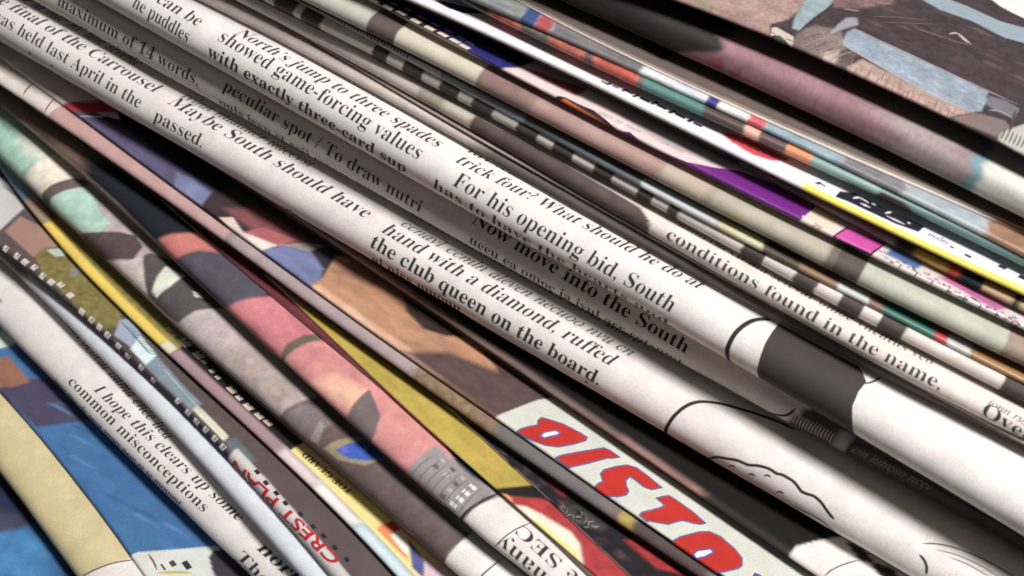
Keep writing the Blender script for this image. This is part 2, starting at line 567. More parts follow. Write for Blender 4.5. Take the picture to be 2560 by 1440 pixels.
# ---- silver tube
p = paper([(0, 652), (139, 767), (236, 868), (380, 1030), (492, 1150), (598, 1274), (760, 1440)], 56, gap=16, k=1.5, top=5, ds=0.8)
p.mottle(0.07, 4, stretch=3)
p.band(None, 60, (150, 138, 140), 40)
p.micro((10, 640), (112, 722), 2.2, (92, 84, 84), 8, 0.05)
finish(p, 'newspaper', 'newspaper', 'plain pale silver grey paper fold beside the line of red letters', (214, 219, 229))

# ---- foliage picture, red letters
p = paper([(0, 640), (122, 720), (250, 825), (389, 960), (454, 1037), (563, 1150), (703, 1305), (830, 1430)], 38, k=1.0, top=15)
p.poly([(-80, 440), (0, 440), (60, 520), (0, 575), (-80, 560)], (198, 198, 196), 6)
p.poly([(12, 578), (50, 540), (110, 570), (158, 622), (112, 660), (80, 640)], (168, 128, 112), 8)
p.poly([(85, 640), (112, 618), (170, 615), (230, 680), (300, 765), (305, 815), (250, 838), (170, 745), (110, 692)], (128, 116, 52), 8)
p.poly([(118, 625), (165, 618), (160, 640), (140, 642)], (190, 205, 195), 6)
p.poly([(180, 670), (205, 665), (195, 690), (175, 695)], (120, 130, 125), 6)
p.mottle(0.55, 0.9, (1, 0.8, 1.2), 60, 300)
p.poly([(286, 838), (300, 800), (330, 795), (352, 838), (330, 870)], (150, 165, 188), 5)
p.poly([(326, 872), (350, 838), (392, 888), (366, 916)], (205, 228, 230), 4)
p.poly([(364, 915), (392, 890), (450, 955), (505, 1010), (480, 1030), (400, 955)], (125, 146, 158), 8)
p.poly([(480, 1024), (494, 1014), (572, 1090), (560, 1104)], (212, 210, 184), 4)
p.poly([(560, 1104), (590, 1095), (640, 1150), (610, 1180)], (100, 112, 116), 14)
p.poly([(660, 1190), (700, 1240), (730, 1290), (700, 1280)], (150, 165, 165), 14)
p.mottle(0.25, 0.9, (1, 1, 1.1), 290, 620)
p.band(None, 440, (64, 56, 58), 8, -9, 0.7)
p.band(440, 566, (28, 36, 92), 8, -9, 0.7)
p.band(570, 1200, (204, 200, 196), 8, -9, 2.7)
xs = [(14, 622), (42, 640), (62, 655), (86, 668), (106, 690), (128, 705), (152, 712), (176, 738), (204, 780), (228, 800), (248, 818), (268, 838), (295, 866),
      (318, 892), (352, 920), (382, 952), (444, 1003), (469, 1032), (490, 1055), (513, 1075), (536, 1097), (556, 1118)]
rnd = random.Random(4)
for i, (x, y) in enumerate(xs):
    p.block(x, y, 15+rnd.random()*5, 17, (208, 198, 196), 0.04, rnd.uniform(-.1, .2))
    if rnd.random() < 0.6:
        p.block(x+4, y-1, 4, 7, (90, 82, 86), 0.06)
p.text('CREST PLAN', (856, 1399), (588, 1148), 'sans', 3.0, 0.0, (176, 40, 46), True, 0.05, -0.2)
for x, y in [(662, 1212), (688, 1238), (711, 1263), (748, 1291), (780, 1322), (806, 1345), (834, 1374), (864, 1404), (640, 1185)]:
    p.block(x+3, y-5, 15, 11, (42, 36, 38), 0.05)
for k_ in range(9):
    x = 300+k_*7; p.stroke([(x, 800+k_*8), (x+14, 818+k_*8), (x+36, 824+k_*8)], 2.2, (96, 112, 140))
for k_ in range(10):
    x = 402+k_*8; p.stroke([(x, 920+k_*9), (x+18, 932+k_*9), (x+40, 962+k_*9)], 2.0, (180, 196, 200))
finish(p, 'newspaper', 'newspaper', 'paper with green foliage picture, blue stripes and red capital letters along its fold', (92, 78, 78))

# ---- yellow edged paper with TOE GUARD
p = paper([(0, 430), (58, 492), (111, 563), (194, 655), (278, 760), (386, 868), (475, 928), (555, 1010), (690, 1130), (759, 1205), (849, 1297), (991, 1440)], 25, gap=4, k=2.2, top=13)
TQ = p.tq*1e3
p.band(None, 60, (112, 142, 164), 14, None, TQ)
p.band(60, 108, (170, 142, 116), 14, None, TQ)
p.band(108, 400, (238, 205, 36), 14, None, TQ)
p.band(400, 424, (226, 214, 180), 5, None, TQ)
p.band(424, 690, (168, 134, 142), 12, None, TQ)
p.band(690, 780, (226, 208, 208), 30, None, TQ)
p.band(780, 880, (238, 232, 226), 30, None, TQ)
p.band(880, None, (206, 226, 234), 40, None, TQ)
p.band(108, 425, (140, 128, 48), 14, TQ-0.25, 60)  # olive: shade on the yellow sheet's top, put into the colour
p.band(424, 702, (40, 34, 34), 5, TQ+0.1, 60)
p.band(702, None, (236, 218, 120), 4, TQ+0.1, 60)
p.mottle(0.4, 0.8, (1, 0.8, 1), 100, 420, TQ-0.2)
p.poly([(941, 1323), (962, 1305), (990, 1328), (976, 1340), (1018, 1390), (1022, 1404)], (240, 130, 66), 4)
p.poly([(965, 1310), (981, 1300), (1003, 1324), (984, 1328)], (206, 40, 30), 4)
p.poly([(976, 1338), (993, 1328), (1022, 1368), (1018, 1388)], (236, 228, 226), 4)
p.poly([(1020, 1345), (1062, 1400), (1060, 1445), (1030, 1420)], (84, 88, 150), 6)
p.poly([(1060, 1400), (1130, 1430), (1180, 1500), (1070, 1480)], (214, 186, 204), 8)
for x, y, w, h in [(424, 824, 22, 12), (436, 838, 14, 10), (462, 857, 34, 22), (497, 888, 28, 20), (511, 905, 16, 10), (530, 928, 14, 12), (545, 944, 14, 12), (580, 975, 26, 18), (598, 995, 18, 14), (621, 1017, 26, 18), (648, 1040, 24, 16), (670, 1057, 24, 14)]:
    p.block(x, y, w, h, (206, 194, 178), 0.04, 0.2)
    p.block(x+w*0.2, y-h*0.25, w*0.22, h*0.5, (44, 38, 38), 0.06)
for i in range(26):
    q = 130+i*10.4
    p.block(q+22, 500+(q-130)*1.12+rnd.uniform(-4, 4), 6, rnd.uniform(6, 20), (72, 76, 40), 0.04)
p.text('TOE GUARD', (884, 1228), (766, 1130), 'bold', 2.1, 0.0, (40, 34, 20), True, 0.04)
finish(p, 'newspaper', 'newspaper', 'thin paper with bright yellow edge and small upside down TOE GUARD print', (96, 84, 80))

# ---- green and grey picture tube
LOWL = inner([(0, 396), (122, 512), (241, 630), (369, 738), (442, 815), (555, 930), (695, 1042), (785, 1115), (891, 1213), (1012, 1326), (1113, 1408)], -4, 4, 5, (150, 140, 130), gap=2)
p = paper(LOWL, 96, gap=6, k=1.9, top=6)
p.band(None, 62, (160, 206, 186), 60)
p.poly([(40, 330), (90, 350), (150, 420), (120, 400), (60, 390)], (212, 216, 200), 30)
p.poly([(62, 446), (95, 405), (140, 385), (215, 440), (180, 455), (130, 464), (98, 500)], (232, 222, 202), 10)
p.poly([(95, 505), (108, 480), (130, 462), (190, 444), (225, 455), (210, 468), (160, 478), (135, 492), (118, 520)], (108, 92, 92), 6)
p.poly([(118, 520), (130, 494), (160, 478), (200, 468), (230, 476), (252, 535), (278, 556), (246, 582), (205, 578), (160, 560)], (172, 212, 192), 8)
p.poly([(200, 584), (250, 580), (300, 580), (339, 590), (358, 616), (335, 648), (300, 660), (267, 652), (215, 640)], (92, 74, 78), 6)
p.poly([(260, 650), (330, 650), (365, 640), (372, 735), (330, 715)], (206, 196, 190), 12)
p.poly([(357, 640), (374, 632), (443, 655), (560, 770), (500, 782), (450, 812), (420, 790), (372, 742)], (88, 80, 82), 6)
p.poly([(380, 730), (392, 694), (415, 665), (462, 690), (424, 717), (392, 745)], (218, 224, 204), 7)
p.poly([(482, 728), (496, 730), (512, 746), (488, 742)], (226, 224, 210), 4)
p.poly([(442, 818), (455, 800), (490, 776), (550, 772), (640, 850), (790, 1000), (720, 1060), (690, 1050), (560, 940)], (190, 174, 176), 9)
p.poly([(540, 880), (640, 860), (760, 990), (690, 1020)], (180, 160, 152), 50)
p.poly([(690, 1050), (720, 1020), (800, 990), (880, 1070), (1180, 1340), (1110, 1420), (880, 1215)], (104, 88, 86), 12)
p.poly([(700, 1045), (750, 1010), (800, 1020), (830, 1060), (780, 1110)], (128, 114, 116), 14)
p.poly([(776, 1100), (800, 1050), (812, 1065), (795, 1110)], (156, 142, 142), 8)
p.poly([(808, 1121), (838, 1103), (891, 1090), (930, 1105), (962, 1150), (912, 1164), (844, 1149)], (160, 144, 108), 6)
p.poly([(838, 1126), (868, 1110), (904, 1101), (938, 1118), (962, 1146), (917, 1152), (872, 1146)], (48, 92, 190), 7)
p.poly([(850, 1122), (868, 1115), (872, 1130), (856, 1134)], (100, 104, 220), 6)
p.mottle(0.2, 0.8); p.mottle(0.24, 2.4, (1, 0.9, 0.9), stretch=0.6); p.mottle(0.14, 6)
p.poly([(1113, 1408), (1120, 1388), (1140, 1364), (1190, 1328), (1600, 1700), (1500, 1800)], (234, 228, 222), 3)
p.stroke([(1195, 1450), (1212, 1432), (1258, 1396)], 4, (80, 74, 74))
finish(p, 'newspaper', 'newspaper', 'thick paper fold printed in mint green, dark grey shapes and a blue eye spot', (186, 170, 168))

# ---- pink faces: a thin inner section shows as a pale line under the outer sheet
root = bpy.data.objects.new('newspaper', None); COL.objects.link(root)
LOWP = [(0, 262), (69, 316), (167, 404), (292, 510), (400, 606), (443, 655), (555, 773), (703, 900), (830, 1015), (953, 1131), (1055, 1212), (1157, 1300), (1252, 1380), (1320, 1440)]
p = paper([(x-3, y+3) for x, y in LOWP], 5, gap=12, k=1.0, top=3, ds=0.8)
root.location = (0, float(p.Y[800]), p.z0)
root['label'] = 'paper with pink skin toned picture and grey ribbed patch, ending in white upside down text'; root['category'] = 'newspaper'; root['group'] = PILE
p.band(None, 470, (176, 158, 138), 30); p.band(700, None, (90, 74, 78), 60)
p.build('inner_section', (186, 172, 140), NEWS, root)
p = paper([(0, 262), (69, 316), (167, 404), (292, 510), (400, 606), (443, 655), (555, 773), (703, 900), (830, 1015), (953, 1131), (1055, 1212), (1157, 1300), (1252, 1380), (1320, 1440)], 74, gap=0, k=2.0, top=9)
p.band(None, 200, (128, 100, 84), 80)
p.poly([(-40, 262), (70, 312), (300, 512), (430, 640), (442, 656), (290, 516), (60, 322)], (186, 168, 150), 5)
p.poly([(394, 600), (430, 585), (530, 585), (590, 650), (500, 630), (440, 652)], (206, 116, 106), 16)
p.poly([(436, 655), (500, 626), (590, 640), (690, 730), (575, 790), (560, 780)], (86, 82, 96), 16)
p.poly([(556, 775), (600, 752), (690, 740), (900, 900), (720, 910), (700, 905)], (214, 122, 130), 14)
p.poly([(700, 905), (716, 862), (760, 838), (830, 830), (840, 846), (770, 856), (730, 880), (714, 912)], (112, 98, 84), 8)
p.poly([(708, 908), (730, 880), (780, 856), (850, 860), (990, 980), (1100, 1090), (1180, 1220), (1100, 1270), (950, 1130)], (218, 138, 136), 8)
p.poly([(780, 960), (840, 930), (930, 985), (880, 1035)], (238, 178, 148), 40)
p.poly([(868, 1046), (880, 1015), (924, 972), (952, 1040), (938, 1085), (930, 1110)], (116, 102, 102), 7)
p.poly([(1018, 1180), (1040, 1150), (1090, 1112), (1180, 1190), (1260, 1238), (1165, 1310)], (150, 142, 144), 14)
p.mottle(0.14, 0.8); p.mottle(0.2, 2.6, (0.8, 1.2, 1.0)); p.mottle(0.14, 6)
p.poly([(1160, 1302), (1172, 1284), (1200, 1262), (1260, 1238), (1900, 1800), (1700, 1900)], W, 3)
p.stroke([(1150, 1306), (1166, 1280), (1196, 1258), (1250, 1232)], 8, (66, 56, 60))
for i in range(4):
    for j, (x, y) in enumerate([(1133, 1262), (1150, 1248), (1165, 1232), (1182, 1218)]):
        if i < 2 or j > 1:
            p.block(x-i*27+i*2, y-i*22, 20 if i == 0 else 14, 11, (226, 222, 216) if i == 0 else (104, 96, 100) if (i+j) % 2 else (176, 168, 168), 0.04)
for i in range(9):
    x = 1030+i*17
    p.stroke([(x, 1190+i*13), (x+16, 1166+i*13), (x+52, 1140+i*12)], 2.5, (112, 104, 108))
p.stroke([(1238, 1368), (1262, 1342), (1292, 1322), (1330, 1306)], 3.2, (70, 64, 64))
p.text('the SEC', (1500, 1484), (1308, 1312), 'serif', 3.6, 0.0, K, True, 0.04)
p.text('many', (1385, 1448), (1258, 1338), 'serif', 3.6, 0.0, K, True, 0.04)
p.build('outer_sheet', (30, 32, 46), NEWS, root)

# ---- maroon sheet
p = paper([(352, 455), (455, 543), (570, 648), (676, 745), (837, 872), (953, 968), (1083, 1082), (1244, 1232), (1481, 1447)], 10, k=1.0, top=12, ds=0.8)
T = p.tq*1e3
p.band(None, 2000, (150, 132, 120), 6, None, T*0.3)
p.band(500, 1030, (124, 44, 56), 40, T*0.3, 9)
p.band(1130, None, (122, 108, 92), 30, T*0.3, 9)
p.mottle(0.3, 1.5)
finish(p, 'newspaper_section', 'newspaper', 'thin dark maroon sheet under the bright yellow wedge', (40, 34, 38))

# ---- yellow wedge
p = paper([(700, 728), (790, 808), (899, 905), (1025, 1033), (1083, 1085), (1244, 1225), (1337, 1314), (1481, 1433)], 8, k=1.0, top=12)
p.band(None, 1400, (224, 202, 120), 5, None, 0.1)
p.mottle(0.18, 2.0, stretch=3); p.mottle(0.12, 0.6)
p.poly([(1236, 1222), (1262, 1219), (1340, 1212), (1420, 1300), (1346, 1252), (1273, 1241)], (34, 28, 26), 9)
p.poly([(1252, 1236), (1274, 1241), (1350, 1246), (1400, 1260), (1900, 1700), (1600, 1560), (1440, 1408), (1330, 1306)], (178, 40, 44), 10); p.mottle(0.3, 1.6, (1, 1.4, 1.2), 1300)
p.poly([(1250, 1232), (1272, 1238), (1284, 1256), (1270, 1250)], (240, 150, 84), 5)
p.poly([(1284, 1262), (1315, 1266), (1355, 1286), (1427, 1330), (1450, 1360), (1458, 1412), (1380, 1350)], (228, 222, 198), 12)
p.poly([(1322, 1294), (1350, 1308), (1440, 1380), (1452, 1402), (1390, 1350)], (240, 222, 70), 7)
finish(p, 'newspaper_section', 'newspaper', 'bright yellow wedge of paper with red and white end', (186, 160, 30))

# ---- black picture sheet
p = paper([(1000, 905), (1111, 1012), (1220, 1105), (1301, 1186), (1354, 1239), (1427, 1306), (1520, 1391), (1575, 1440)], 7, k=1.0, top=16, ds=0.6)
p.band(None, None, (206, 182, 176), 5, None, 0.12)
p.poly([(1345, 1170), (1375, 1180), (1430, 1240), (1400, 1240)], (120, 30, 36), 12)
p.poly([(1640, 1420), (1560, 1350), (1590, 1350), (1720, 1440)], (170, 30, 34), 10)
rs = random.Random(12)
p.poly([(1392, 1268), (1440, 1262), (1519, 1318), (1500, 1330), (1440, 1310)], (66, 62, 62), 14)
for i in range(26):
    x = rs.uniform(1398, 1500); y = 1270+(x-1398)*0.46+rs.uniform(-10, 14); r_ = rs.uniform(5, 12); t_ = rs.uniform(0, 6)
    p.stroke([(x+r_*math.cos(t_+q*0.9), y+0.6*r_*math.sin(t_+q*0.9)) for q in range(rs.choice((3, 4, 5)))], rs.uniform(1.6, 3), rs.choice([(128, 122, 118), (100, 94, 94), (150, 140, 132)]))
for i in range(40):
    x = rs.uniform(1200, 1620); y = 1075+(x-1200)*0.87+rs.uniform(-10, 40); L_ = rs.uniform(8, 30)
    p.poly([(x, y), (x+L_*0.6, y+L_*0.3), (x+L_, y+L_*0.8), (x+L_*0.3, y+L_*0.6)], rs.choice([(58, 50, 54), (20, 18, 24), (80, 66, 62), (92, 34, 38), (46, 44, 60)]), 8)
p.mottle(0.4, 0.8)
finish(p, 'newspaper_section', 'newspaper', 'black picture sheet with pale edge and grey scribble between yellow wedge and DISTO page', (32, 28, 34))

# ---- pink tube
LOWL = inner([(0, 211), (150, 318), (334, 440), (481, 553), (592, 628), (702, 714), (880, 823), (1007, 928), (1111, 1008), (1217, 1078), (1340, 1175), (1498, 1272), (1579, 1331), (1730, 1433)], -3, 5, 5, (64, 54, 52), gap=2)
p = paper(LOWL, 33, gap=8, k=1.9, top=5)
p.band(None, 122, (218, 206, 196), 4)
p.band(122, 560, (196, 152, 148), 6)
p.band(560, 1030, (172, 152, 154), 60)
p.band(1030, 1230, (140, 112, 82), 30)
p.band(1230, 1500, (112, 106, 106), 30)
p.band(1540, 1575, (176, 152, 52), 14)
p.band(1575, 1760, (84, 70, 66), 30)
p.mottle(0.10, 1.5)
p.mottle(0.5, 1.0, (1, 1.1, 1.3), 1030, 1240)
p.stroke([(58, 238), (68, 222), (82, 208)], 4, (80, 72, 70))
p.stroke([(112, 282), (122, 264), (134, 248)], 4, (176, 52, 60))
finish(p, 'newspaper', 'newspaper', 'narrow dusty pink paper fold directly under the DISTO page', (120, 106, 100))

# ---- DISTO page
p = paper([(0, 142), (150, 266), (260, 344), (386, 436), (503, 513), (658, 631), (776, 719), (989, 878), (1234, 1044), (1379, 1146), (1540, 1258), (1674, 1352), (1789, 1431)], 12, gap=3, k=1.0, top=26)
p.poly([(-90, 20), (240, 150), (300, 300), (165, 262), (150, 270), (-60, 110)], (214, 204, 197), 5)
p.poly([(158, 266), (185, 254), (250, 250), (300, 280), (200, 284), (176, 280)], (196, 34, 46), 7)
p.poly([(176, 282), (220, 280), (320, 330), (420, 400), (540, 478), (506, 516), (386, 438), (250, 340)], (92, 88, 122), 26)
p.poly([(440, 430), (480, 445), (530, 482), (504, 514), (440, 474)], (124, 128, 172), 14)
p.stroke([(200, 292), (240, 294), (290, 284)], 7, (180, 182, 190)); p.stroke([(196, 256), (240, 256), (280, 246)], 5, (150, 176, 166))
p.poly([(506, 514), (532, 478), (600, 470), (760, 560), (860, 640), (800, 700), (658, 630)], (66, 50, 56), 8)
p.poly([(560, 520), (640, 520), (760, 590), (800, 640), (720, 640), (640, 580)], (134, 72, 76), 22)
p.poly([(548, 544), (582, 543), (606, 578), (650, 590), (700, 612), (656, 630), (600, 598)], (228, 206, 194), 6)
p.poly([(606, 580), (658, 569), (739, 598), (700, 616), (650, 596)], (176, 92, 94), 10)
p.poly([(700, 612), (770, 606), (860, 628), (810, 676), (776, 632)], (150, 144, 132), 8)
p.poly([(655, 628), (709, 613), (776, 630), (808, 668), (802, 697), (774, 722)], (112, 122, 168), 7)
p.poly([(776, 628), (830, 610), (900, 640), (830, 690), (806, 668)], (50, 46, 62), 10)
p.poly([(772, 724), (806, 694), (840, 640), (960, 640), (1120, 760), (1220, 870), (1260, 960), (1240, 1048)], (188, 134, 98), 9)
p.poly([(772, 724), (800, 712), (960, 826), (1120, 940), (1100, 950), (950, 850)], (220, 172, 138), 14)  # highlight along the front fold edge, put into the print colour
p.poly([(826, 680), (880, 655), (1020, 720), (1200, 860), (1120, 830), (1010, 780), (960, 720)], (150, 106, 78), 30)
p.poly([(1008, 720), (1016, 778), (1058, 822), (1115, 840), (1184, 842), (1230, 880), (1160, 770), (1060, 700)], (56, 38, 36), 14)
p.poly([(1010, 880), (1120, 880), (1220, 920), (1420, 990), (1340, 1004), (1238, 1046), (1130, 968)], (92, 70, 68), 30)
p.poly([(1180, 850), (1300, 900), (1440, 985), (1392, 996), (1250, 930)], (84, 62, 58), 16)
p.mottle(0.26, 1.4, (1, 1.05, 1.1), None, 1240, None, None, 2.5); p.mottle(0.2, 4, stretch=2); p.mottle(0.12, 0.6)
p.poly([(1238, 1046), (1250, 1036), (1343, 1000), (1393, 992), (1500, 970), (2400, 1500), (2200, 1700)], (204, 207, 194), 4)
DZ = lambda pts: [(1220+a/5.5375, 980+b/5.5375) for a, b in pts]
TZ = lambda pts: [(1540+a/5.5375, 1180+b/5.5375) for a, b in pts]


def letter(outer, lift=0.03):
    """red letter with a blue keyline"""
    P = np.array([p.at(*q) for q in outer])
    c = P.mean(0)
    p.stpoly(P, (98, 90, 138), lift)
    n = len(P); Q = []
    area = 0.5*sum(P[i][0]*P[(i+1) % n][1]-P[(i+1) % n][0]*P[i][1] for i in range(n))
    for i in range(n):
        e1 = P[i]-P[i-1]; e2 = P[(i+1) % n]-P[i]
        e1 = e1/np.linalg.norm(e1); e2 = e2/np.linalg.norm(e2)
        n1 = np.array([-e1[1], e1[0]]); n2 = np.array([-e2[1], e2[0]])
        m = n1+n2; m = m/max(np.linalg.norm(m), 0.5)
        Q.append(P[i]+m*(4.4*PX)*(1 if area > 0 else -1)/max(0.6, m @ n1))
    p.stpoly(np.array(Q), (184, 48, 40), lift+0.03)


letter(DZ([(390, 560), (440, 505), (560, 470), (680, 450), (680, 390), (740, 345), (880, 385), (1050, 440), (1280, 560), (1385, 625), (1360, 680), (1200, 730), (980, 770), (800, 750), (640, 690), (520, 640)]))
p.flat(DZ([(705, 615), (750, 560), (930, 525), (1015, 560), (970, 612), (760, 655)]), (104, 92, 150), 0.09)
p.flat(DZ([(740, 610), (775, 575), (925, 545), (980, 568), (950, 592), (775, 632)]), (226, 222, 230), 0.12)
letter(DZ([(920, 915), (1000, 870), (1300, 815), (1600, 765), (1690, 800), (1840, 905), (1750, 925), (1650, 925), (1380, 1000), (1120, 1065), (1050, 1010)]))
letter([(1484, 1220), (1496, 1206), (1505, 1203), (1499, 1184), (1509, 1173), (1538, 1165), (1567, 1161), (1592, 1168), (1622, 1190), (1658, 1220), (1630, 1226), (1609, 1219), (1587, 1201), (1575, 1194), (1566, 1202), (1568, 1216), (1574, 1228), (1567, 1239), (1543, 1244), (1512, 1238)])
letter(TZ([(310, 600), (350, 550), (500, 515), (620, 480), (655, 455), (540, 360), (640, 330), (740, 318), (900, 425), (1080, 555), (1255, 712), (1180, 735), (1080, 722), (920, 680), (820, 705), (720, 735), (640, 720), (420, 690)]))
letter(TZ([(770, 960), (880, 890), (1150, 818), (1300, 818), (1450, 888), (1650, 1058), (1755, 1190), (1755, 1300), (1700, 1345), (1490, 1395), (1380, 1400), (1080, 1215), (900, 1090)]))
p.flat(TZ([(1055, 1145), (1110, 1080), (1310, 1050), (1370, 1120), (1240, 1195), (1110, 1215)]), (92, 78, 142), 0.09)
p.flat(TZ([(1085, 1145), (1125, 1105), (1300, 1080), (1330, 1115), (1220, 1170), (1120, 1190)]), (226, 220, 230), 0.12)
p.flat(TZ([(1880, 1450), (1920, 1392), (1990, 1420), (2200, 1600), (1990, 1560)]), (92, 78, 142), 0.05)
for a_, b_ in [(1560, 1140), (1600, 1100), (1690, 1290)]:
    pass
finish(p, 'newspaper', 'newspaper', 'paper with brown picture and big red letters DISTO outlined in blue on white', (32, 30, 44))

# ---- thin brown tube
LOWL = inner([(0, 88), (527, 407), (1030, 750), (1169, 836), (1241, 885), (1382, 987), (1455, 1040), (1527, 1092), (1620, 1152), (1757, 1243), (1811, 1283), (1969, 1390), (2040, 1440)], -3, 5, 5, (110, 92, 84), gap=2)
p = paper(LOWL, 24, gap=14, k=1.8, top=10, ds=0.6)
T = p.tq*1e3
p.band(None, 1760, (156, 128, 116), 30, None, T*0.35)
p.band(1760, 1972, (66, 58, 56), 30, None, T*0.35)
p.band(1560, 1740, (178, 132, 118), 40, -0.4, 0.6)
p.mottle(0.3, 1.2, stretch=6)
p.poly([(1972, 1400), (1974, 1382), (1996, 1364), (2040, 1352), (2110, 1340), (2700, 1700), (2500, 1900)], W, 4)
p.stroke([(2060, 1442), (2078, 1425), (2110, 1410), (2150, 1400)], 4, (110, 104, 102))
p.poly([(2110, 1350), (2160, 1372), (2190, 1410), (2150, 1400)], (52, 46, 46), 5)
p.poly([(2170, 1400), (2230, 1420), (2280, 1480), (2200, 1440)], (52, 46, 46), 5)
finish(p, 'newspaper', 'newspaper', 'narrow brown paper fold ending in white, directly beneath the diamond text fold', (20, 17, 17))

# ---- text: club queen on the board
p = paper([(0, 102), (158, 197), (349, 301), (444, 354), (555, 425), (702, 517), (849, 609), (985, 684), (1129, 766), (1287, 855), (1449, 952), (1660, 1085), (1836, 1177), (1976, 1264), (2100, 1338), (2209, 1402)], 122, gap=14, k=1.25, top=10, ds=1.2)
p.text('e final of the Carrousel', (-8, 6), (383, 231), 'serif', 3.9, 0.28)
p.text('was held last April in the', (-22, 46), (346, 271), 'serif', 3.6, 0.0)
p.text('Maybe South should have', (417, 258), (910, 545), 'serif', 3.9, 0.34)
p.text('passed.', (383, 300), (503, 369), 'serif', 3.6, 0.0)
p.text('hand with a diamond, ruffed', (951, 579), (1523, 914), 'serif', 4.0, 0.34)
p.text('the club queen on the board.', (924, 615), (1495, 963), 'bold', 3.8, 0.0)
G = p.row_gap((951, 579), (924, 615))*1.08
p.micro((452, 243), (800, 434), 3.5, (88, 81, 82), 21, style='italic', shear=0.2)
p.micro((470, 236), (820, 425), 3.5, (70, 64, 64), 25, dt=2.5, style='italic', shear=0.2)
p.micro((40, -8), (400, 200), 3.5, (70, 64, 64), 26, style='italic', shear=0.2)
p.micro((1000, 562), (1562, 884), 3.6, (92, 85, 86), 22, style='italic', shear=0.2)
p.micro((1010, 552), (1572, 874), 3.6, (92, 85, 86), 23, dt=2.6, style='italic', shear=0.2)
p.micro((935, 621), (1200, 775), 3.5, (70, 64, 64), 27, dt=-G, style='serif', shear=0.0)
p.micro((700, 520), (800, 578), 2.6, (80, 74, 72), 24, 0.9)
for i, (x, y) in enumerate([(75, 133), (130, 165), (330, 292), (726, 526), (790, 568), (800, 575), (938, 652), (1466, 955)]):
    p.block(x, y, 7, 7, (70, 64, 62), 0.04)
p.stroke([(1655, 1100), (1663, 1078), (1681, 1043), (1713, 1015), (1748, 1003), (1801, 1008), (1871, 1028), (1940, 1052), (1990, 1075)], 9, (44, 40, 42))
p.stroke([(1769, 1145), (1790, 1140), (1818, 1146), (1845, 1150), (1871, 1163), (1890, 1163), (1906, 1166), (1925, 1172), (1941, 1184), (1955, 1186), (1969, 1194), (1984, 1203), (1994, 1215), (2003, 1228), (2012, 1233), (2030, 1238), (2040, 1243), (2054, 1256), (2064, 1271), (2074, 1285), (2086, 1298)], 6.5, (46, 42, 44))
for x, y in [(1830, 1166), (1879, 1187), (1918, 1190), (1950, 1231)]:
    p.stroke([(x-9, y), (x, y-4), (x+10, y+3)], 4, (70, 62, 60))
p.stroke([(1980, 1262), (2010, 1278), (2040, 1292), (2068, 1312), (2090, 1330)], 4, (60, 54, 54))
p.stroke([(2298, 1386), (2312, 1400), (2318, 1420), (2316, 1436)], 6, (64, 58, 58))
p.stroke([(2305, 1359), (2340, 1359), (2380, 1367), (2433, 1386), (2490, 1414), (2545, 1448)], 3.5, (80, 74, 74))
p.stroke([(2340, 1374), (2390, 1386), (2450, 1412), (2510, 1450)], 3, (130, 124, 122))
p.stroke([(2370, 1392), (2420, 1410), (2480, 1446)], 3, (130, 124, 122))
finish(p, 'newspaper', 'newspaper', 'white newspaper whose fold reads the club queen on the board', W)

# ---- text: peculiar spot
p = paper([(80, 0), (503, 230), (639, 318), (776, 396), (935, 482), (1122, 577), (1234, 640), (1357, 717), (1533, 815), (1674, 893), (1966, 1055), (2082, 1115), (2209, 1178), (2560, 1380)], 92, gap=20, k=0.9, top=8, ds=1.2)
p.text('maximum of 14 words,', (143, 12), (494, 214), 'serif', 3.5, 0.0)
p.text('peculiar spot / To draw nutri', (556, 224), (1050, 531), 'serif', 3.5, 0.0)
p.text('Now move into the South', (1178, 556), (1714, 884), 'bold', 3.5, 0.0, (30, 27, 28))
p.micro((556, 224), (1050, 531), 3.4, (58, 52, 54), 31, dt=-3.9, style='serif', shear=0)
p.micro((150, 17), (480, 206), 3.4, (66, 60, 60), 32, dt=-3.9, style='serif', shear=0)
p.micro((1190, 564), (1714, 884), 3.4, (66, 60, 60), 33, dt=-3.9, style='serif', shear=0)
p.micro((1190, 564), (1714, 884), 3.4, (66, 60, 60), 34, dt=-7.4, style='serif', shear=0.2)
p.poly([(1960, 1075), (1985, 1040), (2040, 1010), (2500, 1250), (2700, 1450), (2560, 1420), (2090, 1125)], (66, 60, 60), 6)
p.poly([(2082, 1118), (2088, 1085), (2100, 1072), (2130, 1085), (2118, 1135)], (150, 142, 138), 5)
for i in range(14):
    x, y = 1975+i*7.6, 1030+i*4.0
    p.stroke([(x, y+26), (x+4, y+10), (x+14, y)], 3, (170, 162, 158))
p.stroke([(2118, 1138), (2124, 1114), (2140, 1104), (2300, 1195), (2560, 1345)], 6, (40, 36, 36))
p.micro((2128, 1128), (2330, 1230), 2.4, (130, 122, 118), 35)
p.stroke([(1868, 1032), (1920, 1030), (1968, 1040), (1990, 1020)], 7, (48, 42, 42))
finish(p, 'newspaper', 'newspaper', 'grey shaded newspaper whose fold reads peculiar spot and Now move into the South', (216, 206, 198))

